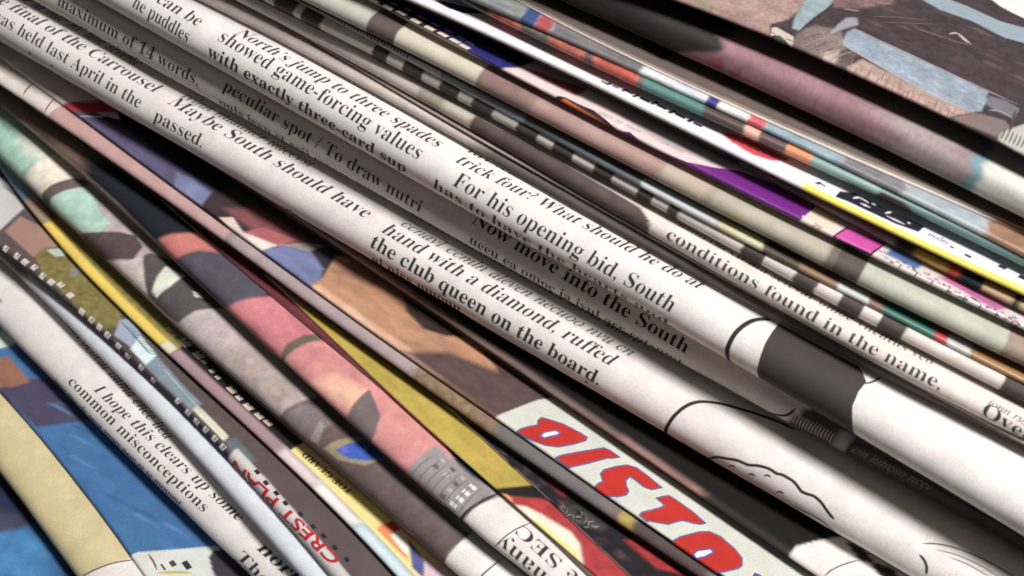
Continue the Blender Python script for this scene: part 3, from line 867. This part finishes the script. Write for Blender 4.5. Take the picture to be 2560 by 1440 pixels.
# ---- text: his opening bid
p = paper([(253, 0), (457, 125), (598, 206), (900, 374), (1090, 476), (1217, 549), (1393, 648), (1533, 732), (1674, 815), (1998, 1003), (2209, 1135), (2560, 1335)], 124, gap=18, k=1.25, top=10, ds=1.2)
p.text('can be', (388, 4), (492, 66), 'serif', 3.6, 0.2)
p.text('he puddles', (330, 16), (468, 106), 'serif', 3.6, 0.05)
p.text('North\u2019s jump to three spades', (585, 84), (1090, 368), 'serif', 3.6, 0.4)
p.text('showed game-forcing values', (543, 100), (1043, 399), 'serif', 4.0, 0.12)
p.text('with exactly three-card sup', (518, 138), (1014, 432), 'bold', 3.5, 0.0)
p.micro((590, 87), (1090, 368), 3.5, (70, 64, 64), 41, dt=3.7, style='serif', shear=0.4)
p.micro((590, 87), (1090, 368), 3.5, (80, 74, 74), 43, dt=7.4, style='serif', shear=0.4)
p.text('trick four? What should he do at', (1136, 404), (1745, 722), 'serif', 3.6, 0.4)
p.text('For his opening bid, South', (1130, 462), (1676, 781), 'serif', 4.1, 0.1)
p.text('has to have the hearts and', (1083, 466), (1670, 810), 'serif', 3.3, 0.0, dt=-0.3)
p.micro((1140, 406), (1745, 722), 3.5, (70, 64, 64), 42, dt=3.7, style='serif', shear=0.4)
p.micro((1140, 406), (1745, 722), 3.5, (80, 74, 74), 44, dt=7.4, style='serif', shear=0.4)
p.flat([(1948, 808), (1930, 830), (1912, 860), (1900, 895), (1893, 930), (1893, 975), (1905, 1000), (2010, 1060), (2100, 1110), (2160, 1140), (2140, 1090), (2131, 1050), (2131, 1015), (2146, 980), (2166, 955), (2156, 930), (2140, 908), (2080, 872), (2010, 838)], (66, 59, 58), 0.03)
p.stroke([(1840, 930), (1822, 905), (1818, 872), (1836, 833), (1870, 806), (1900, 797), (1935, 800)], 11, (44, 40, 42))
p.stroke([(1946, 812), (1960, 820), (1976, 828)], 6, (44, 40, 42))
p.stroke([(2160, 960), (2180, 956), (2196, 948), (2206, 938)], 5, (60, 54, 54))
finish(p, 'newspaper', 'newspaper', 'thick white newspaper whose fold reads For his opening bid, with dark printed block', (230, 224, 220))

# ---- slim grey tube
LOWL = inner([(492, 0), (680, 90), (817, 158), (955, 246), (1093, 322), (1287, 432), (1428, 513), (1660, 642), (1900, 775), (2209, 942), (2560, 1118)], -2, 5, 5, (150, 138, 132), gap=2)
p = paper(LOWL, 26, k=1.1, top=8, ds=0.9)
T = p.tq*1e3
p.micro((690, 70), (1010, 236), 1.4, (90, 84, 82), 51, 0.1)
p.band(1200, None, (110, 98, 94), 120, None, None)
p.mottle(0.15, 1.0, stretch=5)
finish(p, 'newspaper', 'newspaper', 'slim plain grey newspaper fold right above the opening bid fold', (206, 192, 184))

# ---- conditions found in the name
root = bpy.data.objects.new('newspaper', None); COL.objects.link(root)
p = paper([(680, 53), (909, 179), (1173, 328), (1610, 590), (1864, 731), (2209, 929), (2560, 1102)], 6, gap=6, k=1.0, top=3, ds=1.0)
root.location = (0, float(p.Y[800]), p.z0)
root['label'] = 'newspaper whose fold goes from cream through dark to the words conditions found in the name'; root['category'] = 'newspaper'; root['group'] = PILE
p.mottle(0.2, 1.0, stretch=6)
p.build('inner_section', (176, 160, 150), NEWS, root)
p = paper([(680, 47), (772, 94), (909, 172), (1024, 240), (1173, 320), (1393, 447), (1610, 580), (1864, 722), (2209, 920), (2560, 1094)], 42, gap=1, k=1.0, top=6, ds=0.6)
p.band(1040, 1180, (176, 168, 146), 8)
p.band(1100, 1182, (208, 198, 182), 20)
p.poly([(1160, 330), (1176, 300), (1190, 290), (1400, 400), (1600, 520), (1625, 556), (1618, 596), (1400, 480)], (92, 76, 74), 6)
p.mottle(0.25, 1.6, (1, 1, 1), 1180, 1612)
p.mottle(0.06, 1.0)
p.text('conditions found in the name,', (1664, 594), (2348, 974), 'serif', 3.1, 0.0, (72, 66, 66))
p.micro((1670, 597), (2348, 974), 3.0, (120, 112, 110), 55, dt=3.9, style='serif', shear=0.2)
p.text('Over', (2452, 1035), (2575, 1103), 'serif', 3.4, 0.0); p.micro((2470, 1010), (2600, 1085), 2.2, (90, 84, 84), 56)
p.build('outer_sheet', (226, 215, 206), NEWS, root)

# ---- dashed tube
LOWL = inner([(689, 14), (799, 71), (921, 135), (1003, 178), (1090, 224), (1170, 266), (1287, 327), (1379, 373), (1480, 425), (1579, 482), (1692, 548), (1846, 630), (1976, 704), (2089, 766), (2187, 815), (2251, 847), (2497, 972), (2560, 1005)], -2, 5, 4, (150, 140, 134), gap=2)
p = paper(LOWL, 35, gap=6, k=1.0, top=5)
for a_, b_ in [(660, 684), (734, 752), (800, 930), (966, 1006), (1054, 1098), (1144, 1178), (1230, 1290), (1342, 1380), (1430, 1482), (1528, 1592), (1628, 1668), (1694, 1852), (1906, 1982), (2036, 2096), (2150, 2194), (2256, 2502)]:
    p.band(a_, b_, (224, 214, 206), 4)
p.mottle(0.08, 1.0, stretch=2)
finish(p, 'newspaper', 'newspaper', 'paper fold with alternating white and dark grey dashes', (84, 74, 70))

# ---- thin steel coloured paper
p = paper([(740, 0), (772, 20), (886, 86), (1001, 145), (1104, 196), (1200, 250), (1252, 278), (1393, 352), (1498, 412), (1639, 487), (1660, 503), (1906, 625), (2152, 757), (2363, 870), (2560, 957)], 15, gap=0, k=1.0, top=6)
for a_, b_, c_ in [(None, 1100, (222, 212, 210)), (1100, 1310, (166, 176, 188)), (1310, 1600, (104, 108, 114)), (1600, 1790, (200, 206, 208)), (1790, 1905, (206, 200, 156)), (1905, 1995, (90, 80, 62)), (1995, 2090, (150, 114, 84)),
                   (2090, 2170, (200, 206, 198)), (2170, 2205, (140, 104, 84)), (2205, 2332, (56, 122, 106)), (2334, 2362, (200, 52, 66)), (2364, 2425, (192, 192, 186)), (2425, None, (170, 124, 62))]:
    p.band(a_, b_, c_, 10)
for i in range(34):
    x = 748+i*8.2
    p.block(x, 0+(x-748)*0.535-4+rnd.uniform(-1, 1), rnd.uniform(2.5, 4.5), rnd.uniform(5, 10), (66, 56, 58), 0.04)
finish(p, 'magazine', 'magazine', 'thin glossy paper edge changing from white dots to steel grey, green and red', (84, 74, 66), GLOSS)

# ---- cream and pink tube
LOWL = inner([(760, 0), (840, 46), (909, 76), (985, 114), (1093, 168), (1200, 220), (1287, 264), (1393, 320), (1533, 393), (1639, 450), (1766, 523), (1906, 595), (2064, 664), (2152, 710), (2363, 819), (2504, 889), (2560, 918)], -2, 5, 4, (70, 58, 56), gap=2)
p = paper(LOWL, 44, gap=9, k=1.0, top=6)
for a_, b_, c_, s_ in [(None, 915, (184, 186, 170), 5), (985, 1190, (204, 196, 174), 5), (1190, 1320, (146, 116, 110), 14), (1320, 1640, (180, 142, 134), 30), (1640, 1765, (190, 170, 150), 30), (1765, 2062, (180, 172, 152), 30),
                       (2062, 2082, (120, 108, 96), 5), (2082, 2140, (92, 82, 74), 5), (2145, 2505, (184, 188, 170), 6), (2505, None, (158, 136, 120), 10)]:
    p.band(a_, b_, c_, s_)
p.poly([(1835, 530), (1850, 530), (1858, 548), (1840, 552)], (176, 178, 96), 8)
p.mottle(0.25, 2.2, (1, 1.1, 1.1), 1190, 1760, None, None, 4)
p.mottle(0.06, 1.0, stretch=6)
finish(p, 'newspaper', 'newspaper', 'rounded paper fold in pale green, cream and rosy pink with dark bands', (96, 82, 80))

# ---- purple magazine
p = paper([(905, -5), (973, 30), (1056, 70), (1138, 112), (1252, 172), (1393, 245), (1533, 323), (1639, 380), (1730, 425), (1829, 470), (1998, 552), (2177, 638), (2258, 673), (2398, 747), (2560, 829)], 12, gap=20, k=1.0, top=12)
p.poly([(800, -60), (1000, -50), (1180, 60), (1340, 150), (1300, 169), (1248, 174), (1138, 112), (980, 30)], (44, 34, 54), 8)
p.poly([(1010, 0), (1060, 20), (1180, 90), (1302, 168), (1248, 174), (1150, 116), (1080, 62)], (44, 42, 120), 8)
p.poly([(1290, 160), (1350, 180), (1470, 224), (1440, 240), (1357, 200)], (150, 66, 78), 14)
p.poly([(1500, 250), (1620, 300), (1800, 380), (1900, 420), (1780, 410), (1640, 350)], (190, 176, 174), 16)
for x, y in [(935, 8), (970, 24), (1005, 38), (1040, 58), (1075, 76), (1108, 92), (1138, 108), (1162, 122)]:
    p.block(x, y-6, 25, 10, (218, 202, 182), 0.03, 0.6)
    p.block(x+14, y-14, 22, 7, (176, 164, 176), 0.03, 0.6)
p.flat([(1388, 247), (1393, 240), (1412, 243), (1450, 262), (1484, 276), (1520, 304), (1540, 322), (1530, 326), (1450, 284)], (48, 32, 44), 0.03)
p.flat([(1398, 250), (1412, 247), (1460, 276), (1500, 298), (1532, 322), (1520, 320), (1440, 276)], (228, 122, 70), 0.05)
p.flat([(1530, 324), (1552, 328), (1575, 330), (1600, 352), (1621, 368), (1674, 388), (1720, 406), (1780, 418), (1850, 428), (1930, 458), (2040, 516), (2004, 548), (1998, 553), (1829, 471), (1730, 426), (1639, 381), (1560, 342)], (112, 42, 128), 0.03)
p.micro((1495, 283), (1600, 333), 1.6, (172, 160, 162), 61); p.micro((1650, 356), (1760, 408), 1.5, (172, 160, 162), 62)
p.poly([(2003, 552), (2040, 520), (2100, 545), (2070, 588)], (226, 208, 188), 3)
p.micro((2030, 566), (2085, 592), 1.4, (90, 84, 84), 63, 0.1)
p.flat([(2078, 594), (2117, 567), (2216, 610), (2178, 640)], (66, 30, 56), 0.03)
p.flat([(2087, 593), (2120, 571), (2208, 611), (2176, 633)], (196, 82, 158), 0.05)
p.poly([(2184, 640), (2220, 612), (2700, 850), (2600, 870)], (212, 200, 200), 4)
p.poly([(2214, 634), (2232, 620), (2310, 662), (2290, 672)], (72, 108, 168), 7)
p.poly([(2340, 690), (2375, 695), (2520, 772), (2490, 775)], (196, 92, 156), 8)
for i in range(44):
    x = 2190+i*8.4; y = 640+(x-2190)*0.508
    p.block(x+rnd.uniform(4, 20), y-rnd.uniform(0, 14), rnd.uniform(4, 12), rnd.uniform(2.5, 5), rnd.choice([(64, 60, 84), (84, 80, 90), (120, 116, 130), (60, 70, 110)]), 0.04)
for i in range(9):
    x = 2245+i*40; p.stroke([(x, 672+i*20), (x+10, 660+i*20)], 4, (90, 82, 84))
finish(p, 'magazine', 'magazine', 'magazine page with indigo, purple and magenta blocks', (224, 205, 204), GLOSS)

# ---- dark edge under the white and yellow sheet
p = paper([(1000, -5), (1182, 78), (1357, 162), (1533, 247), (1800, 383), (2000, 492), (2117, 554), (2239, 615), (2306, 650), (2437, 720), (2554, 775)], 18, gap=10, k=1.0, top=5, ds=0.6)
for a_, b_, c_ in [(1850, 2000, (120, 100, 80)), (2000, 2100, (122, 106, 84)), (2100, 2240, (126, 114, 122)), (2240, 2282, (50, 42, 40)), (2284, 2368, (204, 160, 36)), (2368, 2400, (196, 52, 40)), (2400, 2455, (24, 48, 56)), (2455, 2530, (196, 164, 120)), (2530, 2546, (50, 42, 40)), (2546, None, (186, 160, 120))]:
    p.band(a_, b_, c_, 8)
for i in range(40):
    x = 1620+i*7.2; p.block(x, 282+(x-1620)*0.5+rnd.uniform(-3, 3), 3.2, 4.5, (176, 168, 170), 0.04)
finish(p, 'newspaper', 'newspaper', 'nearly black paper edge with yellow and tan ends under the white and yellow sheet', (44, 34, 36))

# ---- white sheet with yellow stripe
LOWL = inner([(1020, 0), (1182, 72), (1357, 155), (1533, 238), (1730, 340), (1836, 391), (1998, 468), (2012, 475), (2258, 598), (2469, 699), (2560, 738)], -2, 5, 4, (70, 60, 62), gap=2)
p = paper(LOWL, 13, gap=14, k=1.0, top=9)
T = p.tq*1e3
p.band(2003, None, (242, 224, 48), 4, None, T+0.6)
p.poly([(1808, 338), (1820, 330), (1868, 346), (1970, 396), (1972, 402), (1930, 402), (1880, 386), (1830, 356)], (222, 42, 62), 3)
for i in range(7):
    p.stroke([(1818+i*20, 340+i*9), (1834+i*20, 344+i*9), (1846+i*20, 356+i*9)], 3, (236, 190, 200), 0.05)
p.flat([(2088, 492), (2100, 478), (2140, 484), (2230, 530), (2312, 566), (2296, 580), (2240, 560), (2175, 530), (2120, 504)], (34, 30, 44), 0.03)
for s_ in ([(2132, 497), (2148, 492), (2172, 508)], [(2150, 508), (2176, 520)], [(2178, 508), (2190, 514)], [(2212, 534), (2230, 530)], [(2216, 540), (2262, 562)], [(2268, 556), (2276, 560)]):
    p.stroke(s_, 6, (230, 226, 234), 0.06)
p.micro((2318, 588), (2400, 626), 1.8, (46, 42, 54), 71, 0.05, 0.04, 0.8)
p.flat([(1088, 2), (1110, 4), (1180, 22), (1210, 34), (1160, 34), (1120, 20)], (36, 30, 40), 0.04)  # shadow of the fold above, painted in at the upper edge
for x, y, w, h, sk in [(1510, 206, 14, 5, 0), (1522, 210, 8, 14, .5), (1538, 217, 16, 5, 0), (1562, 226, 7, 16, .5), (1574, 232, 18, 5, 0), (1590, 240, 8, 18, .5), (1612, 250, 26, 10, .3), (1636, 258, 8, 20, .5), (1654, 268, 24, 8, .2), (1680, 280, 10, 20, .5), (1700, 290, 26, 9, .2), (1726, 302, 9, 18, .5), (1744, 312, 22, 8, .3),
                       (2046, 458, 8, 14, .5), (2056, 462, 16, 5, 0), (2420, 640, 16, 9, .3), (2506, 668, 18, 12, .4), (2556, 694, 18, 14, .4), (2380, 618, 10, 6, 0)]:
    p.block(x, y, w, h, (36, 30, 40), 0.04, sk)
finish(p, 'newspaper', 'newspaper', 'white sheet with a yellow stripe, red scribble and black lettering', (232, 228, 236))

# ---- orange and teal tube
p = paper([(1100, -24), (1234, 42), (1375, 113), (1480, 169), (1604, 220), (1730, 286), (1765, 297), (1857, 335), (1959, 382), (2026, 413), (2117, 456), (2204, 497), (2437, 612), (2560, 664)], 24, gap=22, k=1.0, top=5)
for a_, b_, c_, s_ in [(None, 1222, (54, 66, 64), 8), (1222, 1302, (206, 96, 74), 16), (1302, 1372, (112, 96, 90), 14), (1372, 1462, (196, 100, 78), 14), (1462, 1482, (110, 88, 82), 8), (1482, 1592, (204, 88, 68), 14), (1592, 1606, (110, 100, 96), 8), (1606, 1756, (84, 136, 130), 8), (1756, 1858, (94, 78, 74), 10),
                       (1858, 1896, (234, 178, 152), 8), (1896, 1962, (110, 80, 84), 6), (1962, 2026, (234, 142, 84), 5), (2026, 2200, (134, 168, 162), 5), (2200, None, (102, 142, 140), 20)]:
    p.band(a_, b_, c_, s_)
p.poly([(2180, 492), (2204, 480), (2260, 506), (2290, 540), (2240, 520)], (74, 50, 52), 8)
p.mottle(0.6, 1.0, (1, 1.3, 1.4), 1222, 1600)
p.mottle(0.08, 1.0, stretch=4)
finish(p, 'magazine', 'magazine', 'glossy magazine fold mottled orange on the left and teal on the right', (104, 130, 126), GLOSS)

# ---- thin white and blue tube
p = paper([(1245, 28), (1340, 74), (1498, 141), (1604, 192), (1660, 213), (1783, 267), (1906, 327), (2029, 387), (2187, 458), (2293, 510), (2437, 582), (2560, 642)], 17, k=1.0, top=5)
for a_, b_, c_, s_ in [(None, 1300, (140, 146, 144), 8), (1300, 1336, (58, 82, 140), 8), (1336, 1372, (180, 70, 80), 8), (1372, 1600, (120, 118, 122), 20), (1600, 1764, (214, 220, 226), 12), (1764, 1792, (58, 64, 146), 6), (1792, 1868, (226, 226, 228), 8), (1868, 1908, (228, 84, 100), 8), (1908, 2095, (146, 170, 182), 10),
                       (2095, 2260, (128, 126, 134), 30), (2260, 2460, (166, 178, 186), 30), (2460, None, (160, 120, 92), 20)]:
    p.band(a_, b_, c_, s_)
p.mottle(0.35, 1.4, (1, 1, 0.9), None, None, None, None, 3); p.mottle(0.2, 0.6, stretch=2)
finish(p, 'magazine', 'magazine', 'very thin white and light blue paper edge above the teal fold', (200, 200, 200), GLOSS)

# ---- grey brown sheet: outer sheet and inner section
root = bpy.data.objects.new('newspaper', None); COL.objects.link(root)
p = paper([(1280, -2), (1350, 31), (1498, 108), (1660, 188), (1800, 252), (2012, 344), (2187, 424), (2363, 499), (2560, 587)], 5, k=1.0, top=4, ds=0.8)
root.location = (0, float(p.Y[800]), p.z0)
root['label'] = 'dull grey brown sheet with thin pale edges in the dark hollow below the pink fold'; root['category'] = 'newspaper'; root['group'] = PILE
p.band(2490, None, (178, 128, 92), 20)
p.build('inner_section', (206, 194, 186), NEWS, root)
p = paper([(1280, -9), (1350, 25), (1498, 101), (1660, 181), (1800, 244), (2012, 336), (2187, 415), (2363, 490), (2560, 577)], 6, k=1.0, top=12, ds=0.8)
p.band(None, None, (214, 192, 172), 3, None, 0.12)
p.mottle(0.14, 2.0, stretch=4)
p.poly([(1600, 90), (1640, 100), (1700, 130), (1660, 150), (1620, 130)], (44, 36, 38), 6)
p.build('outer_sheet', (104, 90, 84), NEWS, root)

# ---- pink brown thick fold
p = paper([(1350, -22), (1660, 128), (1761, 161), (1841, 193), (1942, 241), (2063, 302), (2231, 386), (2370, 454), (2558, 542)], 78, gap=26, k=1.1, sq=2.7, top=8)
p.band(1795, None, (156, 112, 122), 30)
p.poly([(1640, 190), (1700, 130), (1800, 130), (1830, 120), (1790, 90), (1830, 92), (1900, 160), (1800, 200)], (156, 112, 122), 16)
p.band(2200, 2416, (168, 150, 150), 140)
p.poly([(1770, 150), (1800, 148), (1812, 168), (1790, 172)], (176, 70, 78), 12); p.poly([(1820, 175), (1850, 178), (1850, 192), (1828, 190)], (170, 74, 84), 10)
p.mottle(0.22, 1.0, (1, 1.1, 1.05), stretch=0.5); p.mottle(0.2, 4, stretch=2)
p.band(2412, 2446, (110, 158, 174), 34)
p.band(2440, None, (214, 213, 204), 22)
p.stroke([(2462, 392), (2560, 438)], 2.5, (196, 190, 180)); p.stroke([(2458, 384), (2560, 430)], 2, (206, 200, 190))
finish(p, 'newspaper', 'newspaper', 'thick dusky pink newspaper fold with a cyan and cream end, below the top paper', (52, 45, 48))

# ---- added recessed paper, coloured near black for the shade in the hollow
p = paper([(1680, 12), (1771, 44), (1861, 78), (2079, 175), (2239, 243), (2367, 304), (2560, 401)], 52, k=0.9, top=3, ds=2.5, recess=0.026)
finish(p, 'newspaper', 'newspaper', 'added set back paper, coloured black as the deep shadow right under the top paper', (22, 19, 20))

# ---- top paper
p = paper([(1680, 0), (1771, 32), (1861, 66), (1922, 92), (1982, 121), (2079, 163), (2110, 178), (2239, 233), (2367, 294), (2560, 391)], 12, k=1.2, top=48)
p.poly([(1560, -120), (2025, -120), (2020, 0), (1990, 32), (1972, 48), (1926, 60), (1924, 90), (1861, 68), (1771, 34), (1600, -20)], (164, 131, 124), 8)
p.poly([(1730, 0), (1770, 0), (1780, 30), (1740, 24)], (142, 134, 109), 8)
p.mottle(0.35, 0.6, (1, 1.1, 1.1), None, 2010)
p.poly([(2070, -60), (2260, -60), (2230, 10), (2150, 22), (2082, 18)], (126, 97, 95), 14)
p.poly([(1984, 96), (2000, 80), (2040, 62), (2104, 78), (2112, 112), (2119, 168), (2110, 178), (2060, 158), (1978, 124)], (126, 109, 102), 12)
p.mottle(0.5, 0.7, (1, 1, 1), 1985, 2110, None, None, 0.5)
p.poly([(2046, -60), (2110, -60), (2082, 2), (2069, 20), (2033, 44), (1998, 76), (1980, 70), (1986, 48)], (144, 164, 173), 5)
p.poly([(2063, 130), (2103, 122), (2086, 162), (2053, 150)], (184, 162, 154), 6)
p.flat([(1926, 90), (1930, 70), (1940, 68), (1984, 92), (1980, 122), (1968, 106), (1950, 90), (1938, 88)], (198, 186, 173), 0.03)
p.flat([(1936, 96), (1946, 88), (1964, 104), (1972, 122), (1950, 112)], (75, 82, 72), 0.04)
p.poly([(2100, 118), (2144, 133), (2117, 178), (2100, 176)], (94, 83, 77), 6)
for i in range(46):
    x = rnd.uniform(2150, 2640); y = rnd.uniform(-40, 240)
    if y > 60+(x-2150)*0.42 or y < (x-2330)*0.42:
        continue
    L_ = rnd.uniform(30, 90)
    p.poly([(x, y), (x+L_*0.5, y+L_*0.16-3), (x+L_, y+L_*0.42), (x+L_*0.5, y+L_*0.2+4)], rnd.choice([(84, 66, 70), (58, 46, 52), (96, 76, 76), (64, 54, 60)]), 10)
p.poly([(2117, 168), (2156, 148), (2278, 211), (2378, 246), (2436, 280), (2372, 296), (2233, 232), (2117, 180)], (173, 146, 136), 6)
p.poly([(2106, 112), (2110, 96), (2117, 80), (2136, 71), (2178, 93), (2278, 138), (2414, 203), (2471, 231), (2464, 258), (2453, 278), (2425, 280), (2339, 243), (2239, 189), (2144, 134)], (142, 157, 173), 4)
p.mottle(0.4, 0.9, (1, 0.9, 0.8), 2100, 2460); p.mottle(0.26, 0.45); p.mottle(0.3, 3.5, stretch=2)
p.poly([(2462, 258), (2475, 240), (2511, 250), (2550, 272), (2532, 296), (2490, 278)], (114, 110, 120), 6)
p.poly([(2380, 298), (2440, 282), (2510, 300), (2530, 320), (2500, 345)], (126, 110, 110), 8)
p.poly([(2495, 350), (2506, 330), (2560, 310), (2640, 330), (2640, 430), (2550, 385)], (183, 183, 171), 5)
p.poly([(2096, 60), (2117, 44), (2142, 44), (2146, 62), (2100, 76), (2070, 88)], (149, 149, 162), 5)
p.poly([(2270, -20), (2330, -20), (2433, 22), (2503, 54), (2600, 80), (2600, 118), (2511, 94), (2428, 52), (2350, 24)], (142, 159, 171), 5)
p.poly([(2440, -30), (2700, -200), (2800, 100), (2600, 66), (2503, 17)], (221, 219, 217), 4)
for s_, w_, c_ in [([(2107, 112), (2144, 133), (2239, 189), (2339, 243), (2425, 280)], 5, (189, 173, 169)), ([(2136, 71), (2178, 93), (2278, 138), (2414, 203), (2545, 262)], 4, (181, 164, 164)),
                   ([(2178, 42), (2230, 42), (2330, 52)], 4, (107, 94, 94)), ([(2200, 56), (2260, 58), (2350, 62)], 4, (104, 90, 90)), ([(2108, 22), (2130, 26), (2150, 28)], 7, (134, 124, 117)),
                   ([(2290, 72), (2330, 84), (2360, 94), (2400, 108), (2428, 114)], 5, (114, 99, 99)), ([(2372, 86), (2392, 81), (2412, 98), (2428, 112)], 6, (181, 171, 168)), ([(2392, 82), (2402, 92), (2418, 108)], 5, (191, 183, 178)),
                   ([(2470, 276), (2500, 276), (2530, 296)], 4, (159, 164, 173)), ([(2084, 10), (2066, 26), (2034, 48), (1998, 80)], 4, (58, 48, 50)), ([(2538, 276), (2530, 310), (2524, 330)], 6, (80, 70, 72))]:
    p.stroke(s_, w_, c_)
for i in range(34):
    x = 2120+i*9.2+rnd.uniform(-5, 5); y = 172+i*4.2+rnd.uniform(-8, 8); q_ = rnd.uniform(0.4, 1.2)
    p.stroke([(x, y+4*q_), (x+3+rnd.uniform(-3, 3), y-9*q_), (x+8, y-20*q_)], rnd.uniform(1.2, 3.4), (150, 112, 98) if i > 8 else (147, 122, 112))
for i in range(6):
    p.stroke([(2500+i*10, 352+i*4), (2508+i*10, 338+i*4), (2514+i*10, 322+i*4)], 3, (80, 82, 77))
for i in range(7):
    x, y = 1996+i*16, 92+i*9
    p.stroke([(x, y+14), (x+14, y+6), (x+40, y-4), (x+60, y-8)], 3, rnd.choice([(152, 137, 129), (104, 88, 84)]))
finish(p, 'newspaper', 'newspaper', 'topmost paper with a picture of a dark jacket and light blue denim', (68, 56, 60))
